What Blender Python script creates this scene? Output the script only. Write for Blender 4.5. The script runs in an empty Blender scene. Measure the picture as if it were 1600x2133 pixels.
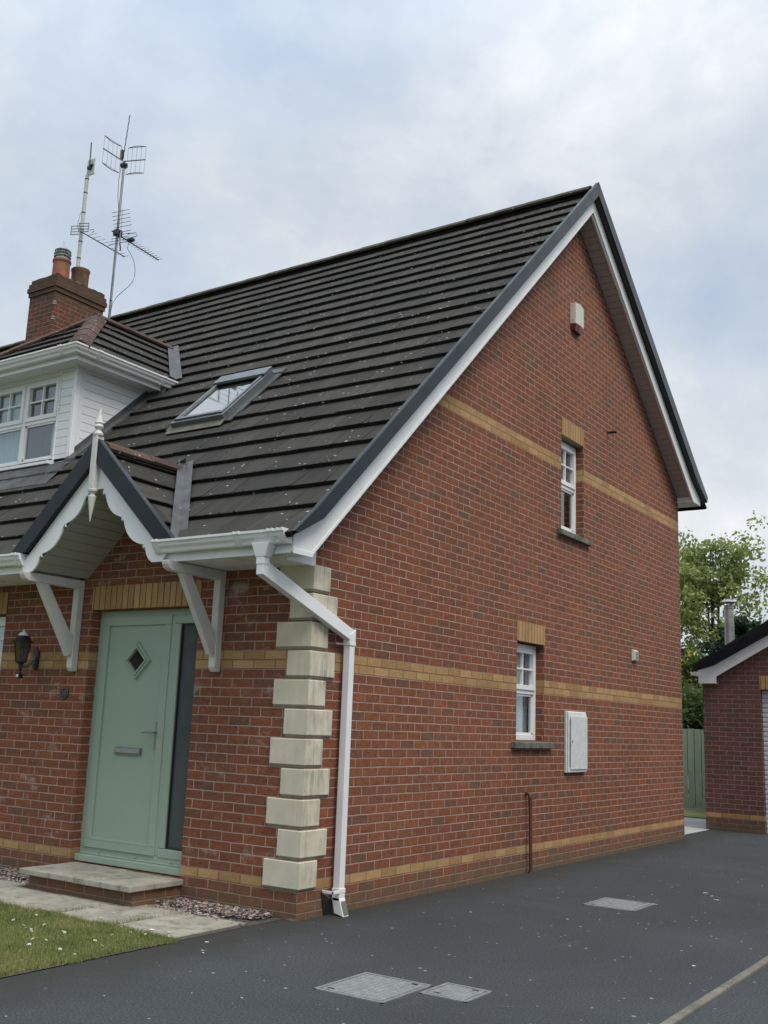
import bpy, bmesh, math, random
from mathutils import Vector, Matrix
random.seed(7)
rnd = random.random
R_ = math.radians
S = bpy.context.scene
# ------------------------------------------------------------------ camera
cam = bpy.data.cameras.new('camera'); cam_o = bpy.data.objects.new('camera', cam)
S.collection.objects.link(cam_o); S.camera = cam_o
cr = Vector((0.83057602, 0.55564841, 0.03739408)); cu = Vector((0.08210707, -0.18859166, 0.97861719)); cf = Vector((-0.5508193, 0.80974566, 0.20226237))
m = Matrix.Identity(4)
for i in range(3):
    m[i][0] = cr[i]; m[i][1] = cu[i]; m[i][2] = -cf[i]
m[0][3], m[1][3], m[2][3] = 4.99299, -6.38933, 1.44604
cam_o.matrix_world = m
cam.sensor_fit = 'HORIZONTAL'; cam.sensor_width = 36; cam.lens = 36 * 2148.848 / 1600
cam.clip_start = .1; cam.clip_end = 2000
S.render.resolution_x = 768; S.render.resolution_y = 1024
# ------------------------------------------------------------------ light
SUN_EL, SUN_AZ = 56.0, 108.0        # azimuth from +y towards +x
SKY_OFF = (12.6, 4.9, 9.1)
W = bpy.data.worlds.new('World'); S.world = W; W.use_nodes = True
nt = W.node_tree; nt.nodes.clear()
def N(nt, t, **k):
    n = nt.nodes.new(t)
    for a, b in k.items():
        if a.startswith('i_'):
            key = a[2:]; key = int(key) if key.isdigit() else key.replace('_', ' ')
            n.inputs[key].default_value = b
        else: setattr(n, a, b)
    return n
def mathn(nt, op, a, b=None, c=None, clamp=False):
    n = nt.nodes.new('ShaderNodeMath'); n.operation = op; n.use_clamp = clamp
    for i, v in enumerate((a, b, c)):
        if v is None: continue
        if isinstance(v, (int, float)): n.inputs[i].default_value = v
        else: nt.links.new(v, n.inputs[i])
    return n.outputs[0]
def ramp(nt, fac, stops, interp='LINEAR'):
    n = nt.nodes.new('ShaderNodeValToRGB'); cr_ = n.color_ramp; cr_.interpolation = interp
    while len(cr_.elements) < len(stops): cr_.elements.new(.5)
    for e, (p, c) in zip(cr_.elements, stops):
        e.position = p
        if isinstance(c, (int, float)): c = (c, c, c)
        e.color = (*c, 1)
    nt.links.new(fac, n.inputs[0]); return n.outputs[0]
def mixc(nt, fac, a, b, blend='MIX'):
    n = nt.nodes.new('ShaderNodeMix'); n.data_type = 'RGBA'; n.blend_type = blend
    for i, v in ((0, fac), (6, a), (7, b)):
        if isinstance(v, (int, float)): n.inputs[i].default_value = v
        elif isinstance(v, tuple): n.inputs[i].default_value = (*v, 1)
        else: nt.links.new(v, n.inputs[i])
    return n.outputs[2]
def noise(nt, vec, scale, detail=3, rough=.5, dist=0., w=None):
    n = nt.nodes.new('ShaderNodeTexNoise'); n.inputs['Scale'].default_value = scale
    n.inputs['Detail'].default_value = detail; n.inputs['Roughness'].default_value = rough; n.inputs['Distortion'].default_value = dist
    nt.links.new(vec, n.inputs['Vector']); return n.outputs['Fac']
def vmap(nt, vec, scale=(1, 1, 1), loc=(0, 0, 0), rot=(0, 0, 0)):
    n = nt.nodes.new('ShaderNodeMapping'); n.inputs['Scale'].default_value = scale
    n.inputs['Location'].default_value = loc; n.inputs['Rotation'].default_value = rot
    nt.links.new(vec, n.inputs[0]); return n.outputs[0]
sky = N(nt, 'ShaderNodeTexSky', sky_type='NISHITA', sun_disc=False, sun_elevation=R_(SUN_EL), sun_rotation=R_(SUN_AZ), air_density=1.0, dust_density=1.2, ozone_density=1.5)
tc = N(nt, 'ShaderNodeTexCoord')
gd = tc.outputs['Generated']
def toward(v, p):
    """how far the view direction leans to v, 0..1, raised to p"""
    n = nt.nodes.new('ShaderNodeVectorMath'); n.operation = 'DOT_PRODUCT'; nt.links.new(gd, n.inputs[0]); n.inputs[1].default_value = v
    return mathn(nt, 'POWER', mathn(nt, 'MAXIMUM', n.outputs['Value'], 0.), p)
d1 = vmap(nt, gd, (1, 1, 1.5), (3.3, 1.7, .4))
n1 = noise(nt, d1, 2.6, 5, .48, .1)
d2 = vmap(nt, gd, (1, 1, 1.35), SKY_OFF)
n2 = mathn(nt, 'ADD', mathn(nt, 'MULTIPLY', noise(nt, d2, 3.0, 10, .55, .25), .72), mathn(nt, 'MULTIPLY', noise(nt, d2, 9.0, 8, .6, .3), .28))
n2 = mathn(nt, 'ADD', n2, mathn(nt, 'MULTIPLY', toward((-.25, .85, .46), 26.), .085))      # thin bright cloud over the gable
n2 = mathn(nt, 'SUBTRACT', n2, mathn(nt, 'MULTIPLY', toward((-.80, .42, .43), 16.), .055))     # bluer gap above the chimney
cl = ramp(nt, n2, [(.36, (.49, .58, .71)), (.46, (.585, .66, .76)), (.55, (.68, .735, .79)), (.61, (.78, .815, .855)), (.70, (.94, .95, .965))])
clv = nt.nodes.new('ShaderNodeVectorMath'); clv.operation = 'SCALE'; nt.links.new(cl, clv.inputs[0]); cl = clv.outputs[0]
# an overcast dome is about twice as bright overhead as at the horizon
sz = N(nt, 'ShaderNodeSeparateXYZ'); nt.links.new(gd, sz.inputs[0])
mz = N(nt, 'ShaderNodeMapRange'); nt.links.new(sz.outputs[2], mz.inputs[0]); mz.inputs[1].default_value = .48; mz.inputs[2].default_value = .95; mz.inputs[3].default_value = 6.4; mz.inputs[4].default_value = 11.5
nt.links.new(mz.outputs[0], clv.inputs['Scale'])
cover = ramp(nt, n1, [(.30, .75), (.52, 1.0)])
skyc = mixc(nt, cover, sky.outputs[0], cl)
bg = N(nt, 'ShaderNodeBackground'); bg.inputs['Strength'].default_value = .11
nt.links.new(skyc, bg.inputs[0])
wo = N(nt, 'ShaderNodeOutputWorld'); nt.links.new(bg.outputs[0], wo.inputs[0])
sun = bpy.data.lights.new('sun', 'SUN'); sun.energy = 1.5; sun.angle = R_(28); sun.color = (1, .93, .83)
sun_o = bpy.data.objects.new('sun', sun); S.collection.objects.link(sun_o)
sd = Vector((math.sin(R_(SUN_AZ)) * math.cos(R_(SUN_EL)), math.cos(R_(SUN_AZ)) * math.cos(R_(SUN_EL)), math.sin(R_(SUN_EL))))
sun_o.rotation_euler = sd.to_track_quat('Z', 'Y').to_euler()
sun_o.location = (0, 0, 30)
S.view_settings.view_transform = 'Standard'; S.view_settings.look = 'None'
S.view_settings.exposure = 0.55; S.view_settings.gamma = 1
# ------------------------------------------------------------------ materials
def newmat(name):
    mt = bpy.data.materials.new(name); mt.use_nodes = True; nt = mt.node_tree
    b = nt.nodes['Principled BSDF']; return mt, nt, b
def bump(nt, b, h, strength=.3, dist=.01):
    n = nt.nodes.new('ShaderNodeBump'); n.inputs['Strength'].default_value = strength; n.inputs['Distance'].default_value = dist
    nt.links.new(h, n.inputs['Height']); nt.links.new(n.outputs[0], b.inputs['Normal']); return n
def plain(name, col, rough=.5, metal=0., var=.08, scale=6., dirt=None, bumpy=0., coat=0., spec=None, streak=False):
    mt, nt, b = newmat(name)
    tc = N(nt, 'ShaderNodeTexCoord'); v = tc.outputs['Object']
    if streak: v2 = vmap(nt, v, (1, 1, .12))
    else: v2 = v
    f = noise(nt, v2, scale, 5, .6)
    dark = tuple(c * (1 - var * 2) for c in col); light = tuple(min(1, c * (1 + var)) for c in col)
    c = ramp(nt, f, [(.3, dark), (.65, light)])
    if dirt:
        f2 = noise(nt, vmap(nt, v, (1, 1, .3)), scale * 2.3, 6, .7)
        k = ramp(nt, f2, [(dirt[1], 0.), (dirt[1] + .14, dirt[2])])
        c = mixc(nt, k, c, dirt[0])
    nt.links.new(c, b.inputs['Base Color'])
    r = ramp(nt, noise(nt, v, scale * 1.7, 3), [(.3, max(.02, rough - .08)), (.7, min(1, rough + .1))])
    nt.links.new(r, b.inputs['Roughness']); b.inputs['Metallic'].default_value = metal
    if coat: b.inputs['Coat Weight'].default_value = coat
    if spec is not None: b.inputs['Specular IOR Level'].default_value = spec
    if bumpy: bump(nt, b, noise(nt, v, scale * 12, 4, .6), bumpy, .004)
    return mt
def brick(name, bands=((0, 1), (22, 24), (58, 60)), palette=None, stain=None, mort=(.40, .285, .235), efflo=False, ubands=()):
    mt, nt, b = newmat(name)
    uv = N(nt, 'ShaderNodeUVMap'); sp = N(nt, 'ShaderNodeSeparateXYZ'); nt.links.new(uv.outputs[0], sp.inputs[0])
    tc = N(nt, 'ShaderNodeTexCoord'); obj = tc.outputs['Object']
    u, v = sp.outputs[0], sp.outputs[1]
    wob = noise(nt, obj, 5., 2)
    v = mathn(nt, 'ADD', v, mathn(nt, 'MULTIPLY', mathn(nt, 'SUBTRACT', wob, .5), .10))
    row = mathn(nt, 'FLOOR', v)
    # a little per-row and per-brick irregularity
    half = mathn(nt, 'MULTIPLY', mathn(nt, 'FLOORED_MODULO', row, 2.), .5)
    rj = N(nt, 'ShaderNodeTexWhiteNoise', noise_dimensions='1D'); nt.links.new(row, rj.inputs['W'])
    uo = mathn(nt, 'ADD', mathn(nt, 'ADD', u, half), mathn(nt, 'MULTIPLY', rj.outputs[0], .07))
    col = mathn(nt, 'FLOOR', uo)
    fx = mathn(nt, 'FRACT', uo); fy = mathn(nt, 'FRACT', v)
    dx = mathn(nt, 'MULTIPLY', mathn(nt, 'MINIMUM', fx, mathn(nt, 'SUBTRACT', 1., fx)), .225)
    dy = mathn(nt, 'MULTIPLY', mathn(nt, 'MINIMUM', fy, mathn(nt, 'SUBTRACT', 1., fy)), .075)
    dd = mathn(nt, 'MINIMUM', dx, dy)
    en = noise(nt, obj, 45., 4, .65)
    dd = mathn(nt, 'ADD', dd, mathn(nt, 'MULTIPLY', mathn(nt, 'SUBTRACT', en, .5), .0045))
    mr = N(nt, 'ShaderNodeMapRange', interpolation_type='SMOOTHSTEP'); nt.links.new(dd, mr.inputs[0])
    mr.inputs[1].default_value = .0036; mr.inputs[2].default_value = .0062
    face = mr.outputs[0]
    cmb = N(nt, 'ShaderNodeCombineXYZ'); nt.links.new(col, cmb.inputs[0]); nt.links.new(row, cmb.inputs[1])
    wn = N(nt, 'ShaderNodeTexWhiteNoise', noise_dimensions='2D'); nt.links.new(cmb.outputs[0], wn.inputs['Vector'])
    pal = palette or [(0., (.262, .094, .050)), (.24, (.242, .088, .048)), (.48, (.224, .085, .049)), (.70, (.206, .086, .053)), (.90, (.178, .090, .060)), (.96, (.24, .098, .054))]
    bc = ramp(nt, wn.outputs[0], pal, 'CONSTANT')
    # streaks and blotches inside a brick
    s1 = noise(nt, vmap(nt, obj, (9, 9, 34)), 1.0, 5, .7, .6)
    bc = mixc(nt, .55, bc, ramp(nt, s1, [(.25, .55), (.5, 1.), (.75, 1.45)]), 'MULTIPLY')
    # wavy drag marks pressed into the clay: thin darker creases
    cz_ = noise(nt, vmap(nt, obj, (13, 13, 42)), 1.0, 3, .6, 2.6)
    bc = mixc(nt, .75, bc, ramp(nt, cz_, [(.42, 1.), (.485, .62), (.515, .62), (.58, 1.12)]), 'MULTIPLY')
    bc = mixc(nt, .5, bc, ramp(nt, noise(nt, obj, 19., 4, .7), [(.3, .66), (.7, 1.34)]), 'MULTIPLY')
    lg = noise(nt, obj, .6, 4, .6)
    bc = mixc(nt, .8, bc, ramp(nt, lg, [(.3, (.86, .84, .84)), (.7, (1.12, 1.12, 1.12))]), 'MULTIPLY')
    yc = ramp(nt, wn.outputs[0], [(0., (.40, .245, .110)), (.4, (.45, .280, .130)), (.8, (.35, .205, .090))], 'CONSTANT')
    yc = mixc(nt, .6, yc, ramp(nt, s1, [(.3, .72), (.7, 1.25)]), 'MULTIPLY')
    yel = None
    for a, c_ in bands:
        k = mathn(nt, 'MULTIPLY', mathn(nt, 'GREATER_THAN', row, a - .5), mathn(nt, 'LESS_THAN', row, c_ - .5))
        yel = k if yel is None else mathn(nt, 'ADD', yel, k)
    mcol = ramp(nt, noise(nt, obj, 3., 4), [(.3, tuple(c * .78 for c in mort)), (.7, tuple(c * 1.12 for c in mort))])
    if yel is not None:
        bc = mixc(nt, yel, bc, yc)
        mcol = mixc(nt, mathn(nt, 'MULTIPLY', yel, .75), mcol, (.16, .105, .05))
    c = mixc(nt, face, mcol, bc)
    gz0 = N(nt, 'ShaderNodeSeparateXYZ'); nt.links.new(obj, gz0.inputs[0])
    lowz = mathn(nt, 'ADD', gz0.outputs[2], mathn(nt, 'MULTIPLY', noise(nt, obj, 3.5, 6, .7), -.42))
    lr = N(nt, 'ShaderNodeMapRange'); nt.links.new(lowz, lr.inputs[0]); lr.inputs[1].default_value = -.22; lr.inputs[2].default_value = .02; lr.inputs[3].default_value = .75; lr.inputs[4].default_value = 0.
    c = mixc(nt, lr.outputs[0], c, (.125, .105, .068))
    if efflo:
        e1 = noise(nt, vmap(nt, obj, (1.5, 1.5, 3), (2.1, 0, .4)), 1.6, 6, .7)
        c = mixc(nt, ramp(nt, e1, [(.58, 0.), (.72, .5)]), c, (.62, .55, .52))
    if stain:
        gz = N(nt, 'ShaderNodeSeparateXYZ'); nt.links.new(obj, gz.inputs[0])
        k = mathn(nt, 'ADD', gz.outputs[2], mathn(nt, 'MULTIPLY', noise(nt, obj, 5., 5, .7), stain[1]))
        rr = N(nt, 'ShaderNodeMapRange'); nt.links.new(k, rr.inputs[0]); rr.inputs[1].default_value = stain[0]; rr.inputs[2].default_value = stain[0] + stain[2]
        rr.clamp = True
        c = mixc(nt, mathn(nt, 'MULTIPLY', rr.outputs[0], stain[4] if len(stain) > 4 else .8), c, stain[3])
    nt.links.new(c, b.inputs['Base Color']); b.inputs['Roughness'].default_value = .88
    b.inputs['Specular IOR Level'].default_value = .25
    # rustic creases
    cr1 = noise(nt, vmap(nt, obj, (6, 6, 15)), 2.2, 6, .75, 1.8)
    h = mathn(nt, 'ADD', mathn(nt, 'MULTIPLY', face, 1.0), mathn(nt, 'MULTIPLY', mathn(nt, 'MULTIPLY', cr1, face), .55))
    h = mathn(nt, 'ADD', h, mathn(nt, 'MULTIPLY', wn.outputs[0], .25))
    bump(nt, b, h, .75, .006)
    return mt
def tilemat(name, base=(.068, .060, .053), speck=.5, moss=(.010, .009, .008)):
    mt, nt, b = newmat(name)
    uv = N(nt, 'ShaderNodeUVMap'); sp = N(nt, 'ShaderNodeSeparateXYZ'); nt.links.new(uv.outputs[0], sp.inputs[0])
    tc = N(nt, 'ShaderNodeTexCoord'); obj = tc.outputs['Object']
    c0 = ramp(nt, sp.outputs[0], [(0., tuple(x * .72 for x in base)), (.5, base), (1., tuple(x * 1.22 for x in base))])
    st = noise(nt, vmap(nt, obj, (14, 2.2, 2.2)), 1., 6, .7, .4)
    c = mixc(nt, .8, c0, ramp(nt, st, [(.25, .50), (.5, 1.), (.78, 1.55)]), 'MULTIPLY')
    bl = noise(nt, obj, .8, 5, .6)
    c = mixc(nt, .7, c, ramp(nt, bl, [(.3, (.70, .73, .76)), (.7, (1.28, 1.22, 1.08))]), 'MULTIPLY')
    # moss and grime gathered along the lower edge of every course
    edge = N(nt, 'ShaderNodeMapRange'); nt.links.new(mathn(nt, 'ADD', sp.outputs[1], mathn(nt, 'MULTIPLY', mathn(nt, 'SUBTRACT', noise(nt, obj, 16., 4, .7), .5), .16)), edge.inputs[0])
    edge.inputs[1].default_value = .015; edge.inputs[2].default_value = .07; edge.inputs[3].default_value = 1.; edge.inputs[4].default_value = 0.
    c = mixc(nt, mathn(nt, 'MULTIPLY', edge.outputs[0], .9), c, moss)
    # lichen specks
    vo = N(nt, 'ShaderNodeTexVoronoi', feature='F1'); vo.inputs['Scale'].default_value = 12.
    nt.links.new(vmap(nt, obj, (1, 1.6, 1.6)), vo.inputs['Vector'])
    vs = N(nt, 'ShaderNodeSeparateXYZ'); nt.links.new(vo.outputs['Color'], vs.inputs[0])
    thr = mathn(nt, 'MULTIPLY', mathn(nt, 'MAXIMUM', mathn(nt, 'SUBTRACT', vs.outputs[0], 1 - speck), 0.), .21 / max(speck, .01))
    dw = mathn(nt, 'ADD', vo.outputs['Distance'], mathn(nt, 'MULTIPLY', mathn(nt, 'SUBTRACT', noise(nt, obj, 60., 3), .5), .12))
    k = mathn(nt, 'LESS_THAN', dw, thr)
    patch = ramp(nt, noise(nt, obj, 1.7, 3), [(.36, 0.), (.52, 1.)])
    c = mixc(nt, mathn(nt, 'MULTIPLY', mathn(nt, 'MULTIPLY', k, patch), .85), c, (.55, .55, .50))
    nt.links.new(c, b.inputs['Base Color'])
    b.inputs['Roughness'].default_value = .82; b.inputs['Specular IOR Level'].default_value = .3
    h = mathn(nt, 'ADD', noise(nt, obj, 38., 5, .7), mathn(nt, 'MULTIPLY', k, .5))
    bump(nt, b, h, .5, .006)
    return mt
def asphalt(name, base=(.054, .060, .065)):
    mt, nt, b = newmat(name)
    tc = N(nt, 'ShaderNodeTexCoord'); obj = tc.outputs['Object']
    g = noise(nt, obj, 75., 5, .85)
    c = ramp(nt, g, [(.30, tuple(x * .25 for x in base)), (.5, base), (.68, tuple(x * 2.3 for x in base))])
    L = noise(nt, obj, .45, 6, .62, .6)
    c = mixc(nt, .85, c, ramp(nt, L, [(.28, (.72, .72, .72)), (.72, (1.22, 1.22, 1.22))]), 'MULTIPLY')
    f2 = noise(nt, vmap(nt, obj, (3, .5, 1), rot=(0, 0, .3)), 1.6, 6, .7)
    c = mixc(nt, ramp(nt, f2, [(.62, 0.), (.78, .22)]), c, (.20, .20, .20))
    vo = N(nt, 'ShaderNodeTexVoronoi', feature='F1'); vo.inputs['Scale'].default_value = 17.; nt.links.new(obj, vo.inputs['Vector'])
    vs = N(nt, 'ShaderNodeSeparateXYZ'); nt.links.new(vo.outputs['Color'], vs.inputs[0])
    k = mathn(nt, 'LESS_THAN', vo.outputs['Distance'], mathn(nt, 'MULTIPLY', mathn(nt, 'MAXIMUM', mathn(nt, 'SUBTRACT', vs.outputs[0], .80), 0.), 1.0))
    c = mixc(nt, mathn(nt, 'MULTIPLY', k, .8), c, (.40, .41, .41))
    # moss strip staining hard against the gable wall
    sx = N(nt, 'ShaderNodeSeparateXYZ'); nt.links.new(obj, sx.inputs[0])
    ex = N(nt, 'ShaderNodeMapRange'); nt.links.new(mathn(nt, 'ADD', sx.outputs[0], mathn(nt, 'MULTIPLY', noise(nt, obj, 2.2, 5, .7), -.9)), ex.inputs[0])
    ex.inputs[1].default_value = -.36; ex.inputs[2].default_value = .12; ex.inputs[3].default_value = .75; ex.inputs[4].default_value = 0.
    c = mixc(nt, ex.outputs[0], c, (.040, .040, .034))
    nt.links.new(c, b.inputs['Base Color']); b.inputs['Roughness'].default_value = .9; b.inputs['Specular IOR Level'].default_value = .3
    bump(nt, b, noise(nt, obj, 130., 4, .8), .8, .006)
    return mt
def glassmat(name, tint=(.80, .86, .87), rough=.03, alpha=.06):
    mt, nt, b = newmat(name)
    b.inputs['Base Color'].default_value = (*tint, 1); b.inputs['Roughness'].default_value = rough
    b.inputs['IOR'].default_value = 1.52
    gl = N(nt, 'ShaderNodeBsdfGlossy'); gl.inputs['Roughness'].default_value = rough; gl.inputs['Color'].default_value = (1, 1, 1, 1)
    tr = N(nt, 'ShaderNodeBsdfTransparent'); tr.inputs['Color'].default_value = (*tint, 1)
    ge = N(nt, 'ShaderNodeNewGeometry'); dv = nt.nodes.new('ShaderNodeVectorMath'); dv.operation = 'DOT_PRODUCT'
    nt.links.new(ge.outputs['Incoming'], dv.inputs[0]); nt.links.new(ge.outputs['Normal'], dv.inputs[1])
    k = mathn(nt, 'POWER', mathn(nt, 'SUBTRACT', 1., mathn(nt, 'ABSOLUTE', dv.outputs['Value'])), 5.)
    k = mathn(nt, 'ADD', mathn(nt, 'MULTIPLY', k, .85), .06 + alpha, clamp=True)
    mx = N(nt, 'ShaderNodeMixShader'); nt.links.new(k, mx.inputs[0]); nt.links.new(tr.outputs[0], mx.inputs[1]); nt.links.new(gl.outputs[0], mx.inputs[2])
    nt.links.new(mx.outputs[0], nt.nodes['Material Output'].inputs[0])
    return mt
M = {}
M['brick'] = brick('red brick', stain=(0, 0, 1, (0, 0, 0), 0), efflo=False)
M['brickf'] = brick('red brick front', efflo=True)
M['brickg'] = brick('dark red brick', bands=((0, 1),), palette=[(0., (.185, .084, .070)), (.35, (.165, .079, .067)), (.6, (.15, .077, .067)), (.85, (.135, .078, .069))], mort=(.30, .225, .20))
M['brickc'] = brick('chimney brick', bands=(), palette=[(0., (.19, .072, .045)), (.3, (.16, .064, .042)), (.6, (.125, .064, .045)), (.85, (.15, .072, .046))], stain=(8.25, .9, .45, (.060, .052, .032), .65), mort=(.26, .19, .15))
M['soldier'] = None
M['tile'] = tilemat('concrete roof tile', (.042, .040, .0355))
M['ridge'] = tilemat('brown ridge tile', (.078, .048, .040), .55, (.03, .02, .015))
M['ridged'] = tilemat('mossy dark ridge tile', (.07, .062, .045), .3, (.03, .03, .015))
M['moss'] = plain('roof moss', (.050, .050, .036), .95, var=.4, scale=30)
M['upvc'] = plain('white plastic', (.80, .81, .81), .32, var=.02, scale=3, dirt=((.38, .38, .34), .60, .24))
M['wood_w'] = plain('white painted timber', (.62, .62, .59), .55, var=.04, scale=9, dirt=((.16, .14, .11), .63, .5), bumpy=.25)
M['trim'] = plain('black verge trim', (.005, .009, .013), .30, var=.05, scale=2, spec=.38)
M['clad'] = plain('white cladding', (.76, .78, .79), .4, var=.02, scale=2)
M['soffit'] = plain('soffit board', (.36, .36, .32), .5, var=.04, scale=2)  # white boards, greyed in colour for the shade under the roof
M['soffit_v'] = plain('shade tinted soffit board', (.46, .39, .355), .5, var=.05, scale=2)  # white verge boards with shade and brick bounce tinted into the colour
M['lead'] = plain('grey lead sheet', (.082, .086, .088), .5, metal=.2, var=.25, scale=5, dirt=((.24, .25, .24), .58, .5), bumpy=.3)
def stonemat():
    mt, nt, b = newmat('cream quoin stone'); obj = N(nt, 'ShaderNodeTexCoord').outputs['Object']; ge = N(nt, 'ShaderNodeNewGeometry')
    sx = N(nt, 'ShaderNodeSeparateXYZ'); nt.links.new(ge.outputs['True Normal'], sx.inputs[0])
    c = ramp(nt, noise(nt, obj, 5., 5, .6), [(.3, (.60, .555, .43)), (.7, (.69, .65, .53))])
    c = mixc(nt, ramp(nt, noise(nt, obj, 1.1, 2), [(.45, 0.), (.60, .5)]), c, (.56, .48, .30))
    st = noise(nt, vmap(nt, obj, (22, 22, 2.2)), 1.2, 7, .72, .2)
    bl = noise(nt, obj, 3.2, 5, .65)
    k = mathn(nt, 'MULTIPLY', ramp(nt, st, [(.38, 0.), (.66, 1.)]), ramp(nt, bl, [(.36, 0.), (.60, 1.)]))
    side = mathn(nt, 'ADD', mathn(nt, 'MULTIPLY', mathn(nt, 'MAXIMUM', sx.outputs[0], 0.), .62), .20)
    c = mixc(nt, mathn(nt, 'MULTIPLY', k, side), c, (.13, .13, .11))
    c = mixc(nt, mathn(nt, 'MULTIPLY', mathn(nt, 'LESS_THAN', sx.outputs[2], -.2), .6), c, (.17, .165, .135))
    nt.links.new(c, b.inputs['Base Color']); b.inputs['Roughness'].default_value = .9
    bump(nt, b, noise(nt, obj, 70., 5, .7), .4, .004); return mt
M['stone'] = stonemat()
M['green'] = plain('sage green door', (.32, .41, .325), .42, var=.02, scale=1.5)
M['chrome'] = plain('satin steel', (.33, .33, .32), .33, metal=.9, var=.05)
M['slab'] = plain('concrete slab', (.36, .345, .285), .9, var=.14, scale=4, dirt=((.12, .12, .095), .50, .6), bumpy=.6)
M['conc'] = plain('pale concrete', (.40, .41, .40), .9, var=.08, scale=1.2, bumpy=.3)
M['sill'] = plain('weathered sill', (.17, .16, .135), .9, var=.2, scale=9, dirt=((.05, .05, .04), .48, .7), bumpy=.6)
M['kerb'] = plain('kerb concrete', (.185, .175, .145), .9, var=.15, scale=6, dirt=((.08, .08, .07), .5, .5), bumpy=.6)
M['terra'] = plain('terracotta', (.27, .10, .055), .75, var=.12, scale=7, dirt=((.09, .075, .035), .54, .75), bumpy=.2)
M['terrad'] = plain('sooty terracotta', (.17, .085, .045), .8, var=.2, scale=7, dirt=((.06, .05, .025), .45, .7), bumpy=.2)
M['zinc'] = plain('galvanised steel', (.30, .31, .31), .42, metal=.6, var=.16, scale=8)
M['alu'] = plain('grey aluminium', (.20, .22, .23), .38, metal=.75, var=.08, scale=6)
M['cable'] = plain('black cable', (.02, .02, .022), .5)
M['black'] = plain('black paint', (.018, .018, .019), .45, var=.2, scale=20, dirt=((.4, .4, .4), .66, .6))
M['pipe_w'] = plain('white weathered pole', (.50, .50, .44), .5, var=.06, scale=5, dirt=((.2, .18, .12), .6, .5))
M['pipe_b'] = plain('brown pipe', (.095, .042, .032), .5, var=.15, scale=9)
M['cream'] = plain('cream plastic', (.60, .60, .52), .5, var=.03, scale=5)
M['red_p'] = plain('red plastic', (.16, .012, .014), .35)
M['chip'] = plain('chipped white paint', (.66, .68, .68), .5, var=.06, scale=14, dirt=((.30, .31, .30), .60, .5), bumpy=.5)
M['cover'] = plain('galvanised cover', (.30, .315, .315), .55, metal=.35, var=.12, scale=20)
M['cover_d'] = plain('shaded cover recess', (.14, .15, .15), .7, metal=.2, var=.2, scale=20)  # darker lid colour stands in for shade between the treads
M['board'] = plain('green fence board', (.25, .32, .24), .85, var=.12, scale=5, streak=True, bumpy=.3, dirt=((.08, .10, .07), .55, .5))
M['shutter'] = plain('white roller shutter', (.62, .64, .65), .5, var=.03)
M['inner'] = plain('dim interior', (.10, .11, .11), .9)
M['curtain'] = plain('pale curtain', (.80, .84, .84), .9, var=.05, scale=3)
M['plaque'] = plain('dark slate plaque', (.016, .028, .028), .45, var=.2, scale=30)
M['plaque_d'] = plain('plaque digits', (.12, .15, .15), .5)
M['ochre'] = plain('ochre sill strip', (.13, .125, .098), .8, var=.2, scale=9)
M['glass'] = glassmat('window glass')
M['glassd'] = glassmat('dark glass', (.16, .18, .19), .06, .09)
M['glassl'] = glassmat('lantern glass', (.34, .30, .27), .12, .05)
M['glasss'] = glassmat('roof window glass', (.25, .29, .31), .03, .30)
M['frost'] = plain('obscured dark glass', (.075, .088, .092), .16, var=.03, spec=.6)
M['asphalt'] = asphalt('dark asphalt')
def soldiermat():
    mt, nt, b = newmat('buff soldier brick')
    uv = N(nt, 'ShaderNodeUVMap'); sp = N(nt, 'ShaderNodeSeparateXYZ'); nt.links.new(uv.outputs[0], sp.inputs[0])
    obj = N(nt, 'ShaderNodeTexCoord').outputs['Object']
    u = mathn(nt, 'MULTIPLY', sp.outputs[0], 3.)
    col = mathn(nt, 'FLOOR', u); fx = mathn(nt, 'FRACT', u)
    dx = mathn(nt, 'MULTIPLY', mathn(nt, 'MINIMUM', fx, mathn(nt, 'SUBTRACT', 1., fx)), .075)
    dx = mathn(nt, 'ADD', dx, mathn(nt, 'MULTIPLY', mathn(nt, 'SUBTRACT', noise(nt, obj, 50., 3), .5), .003))
    wn = N(nt, 'ShaderNodeTexWhiteNoise', noise_dimensions='1D'); nt.links.new(col, wn.inputs['W'])
    c = ramp(nt, wn.outputs[0], [(0., (.41, .25, .105)), (.4, (.45, .28, .125)), (.75, (.36, .215, .09))], 'CONSTANT')
    s1 = noise(nt, vmap(nt, obj, (30, 30, 8)), 1., 5, .7)
    c = mixc(nt, .6, c, ramp(nt, s1, [(.3, .7), (.7, 1.25)]), 'MULTIPLY')
    k = mathn(nt, 'GREATER_THAN', dx, .0042)
    c = mixc(nt, k, (.05, .035, .022), c)
    nt.links.new(c, b.inputs['Base Color']); b.inputs['Roughness'].default_value = .88
    bump(nt, b, mathn(nt, 'ADD', k, mathn(nt, 'MULTIPLY', s1, .4)), .7, .006)
    return mt
M['soldier'] = soldiermat()
def grassmat(name, a, b_, c_):
    mt, nt, b = newmat(name)
    tc = N(nt, 'ShaderNodeTexCoord'); obj = tc.outputs['Object']
    c = ramp(nt, noise(nt, obj, 2.5, 5, .6), [(.3, a), (.5, b_), (.72, c_)])
    c = mixc(nt, .6, c, ramp(nt, noise(nt, obj, 60., 2), [(.3, .6), (.7, 1.4)]), 'MULTIPLY')
    nt.links.new(c, b.inputs['Base Color']); b.inputs['Roughness'].default_value = .7; b.inputs['Specular IOR Level'].default_value = .25
    return mt
M['grass'] = grassmat('lawn grass', (.135, .165, .050), (.195, .225, .075), (.30, .29, .13))
M['turf'] = grassmat('turf base', (.07, .085, .026), (.10, .12, .036), (.14, .14, .06))
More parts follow.
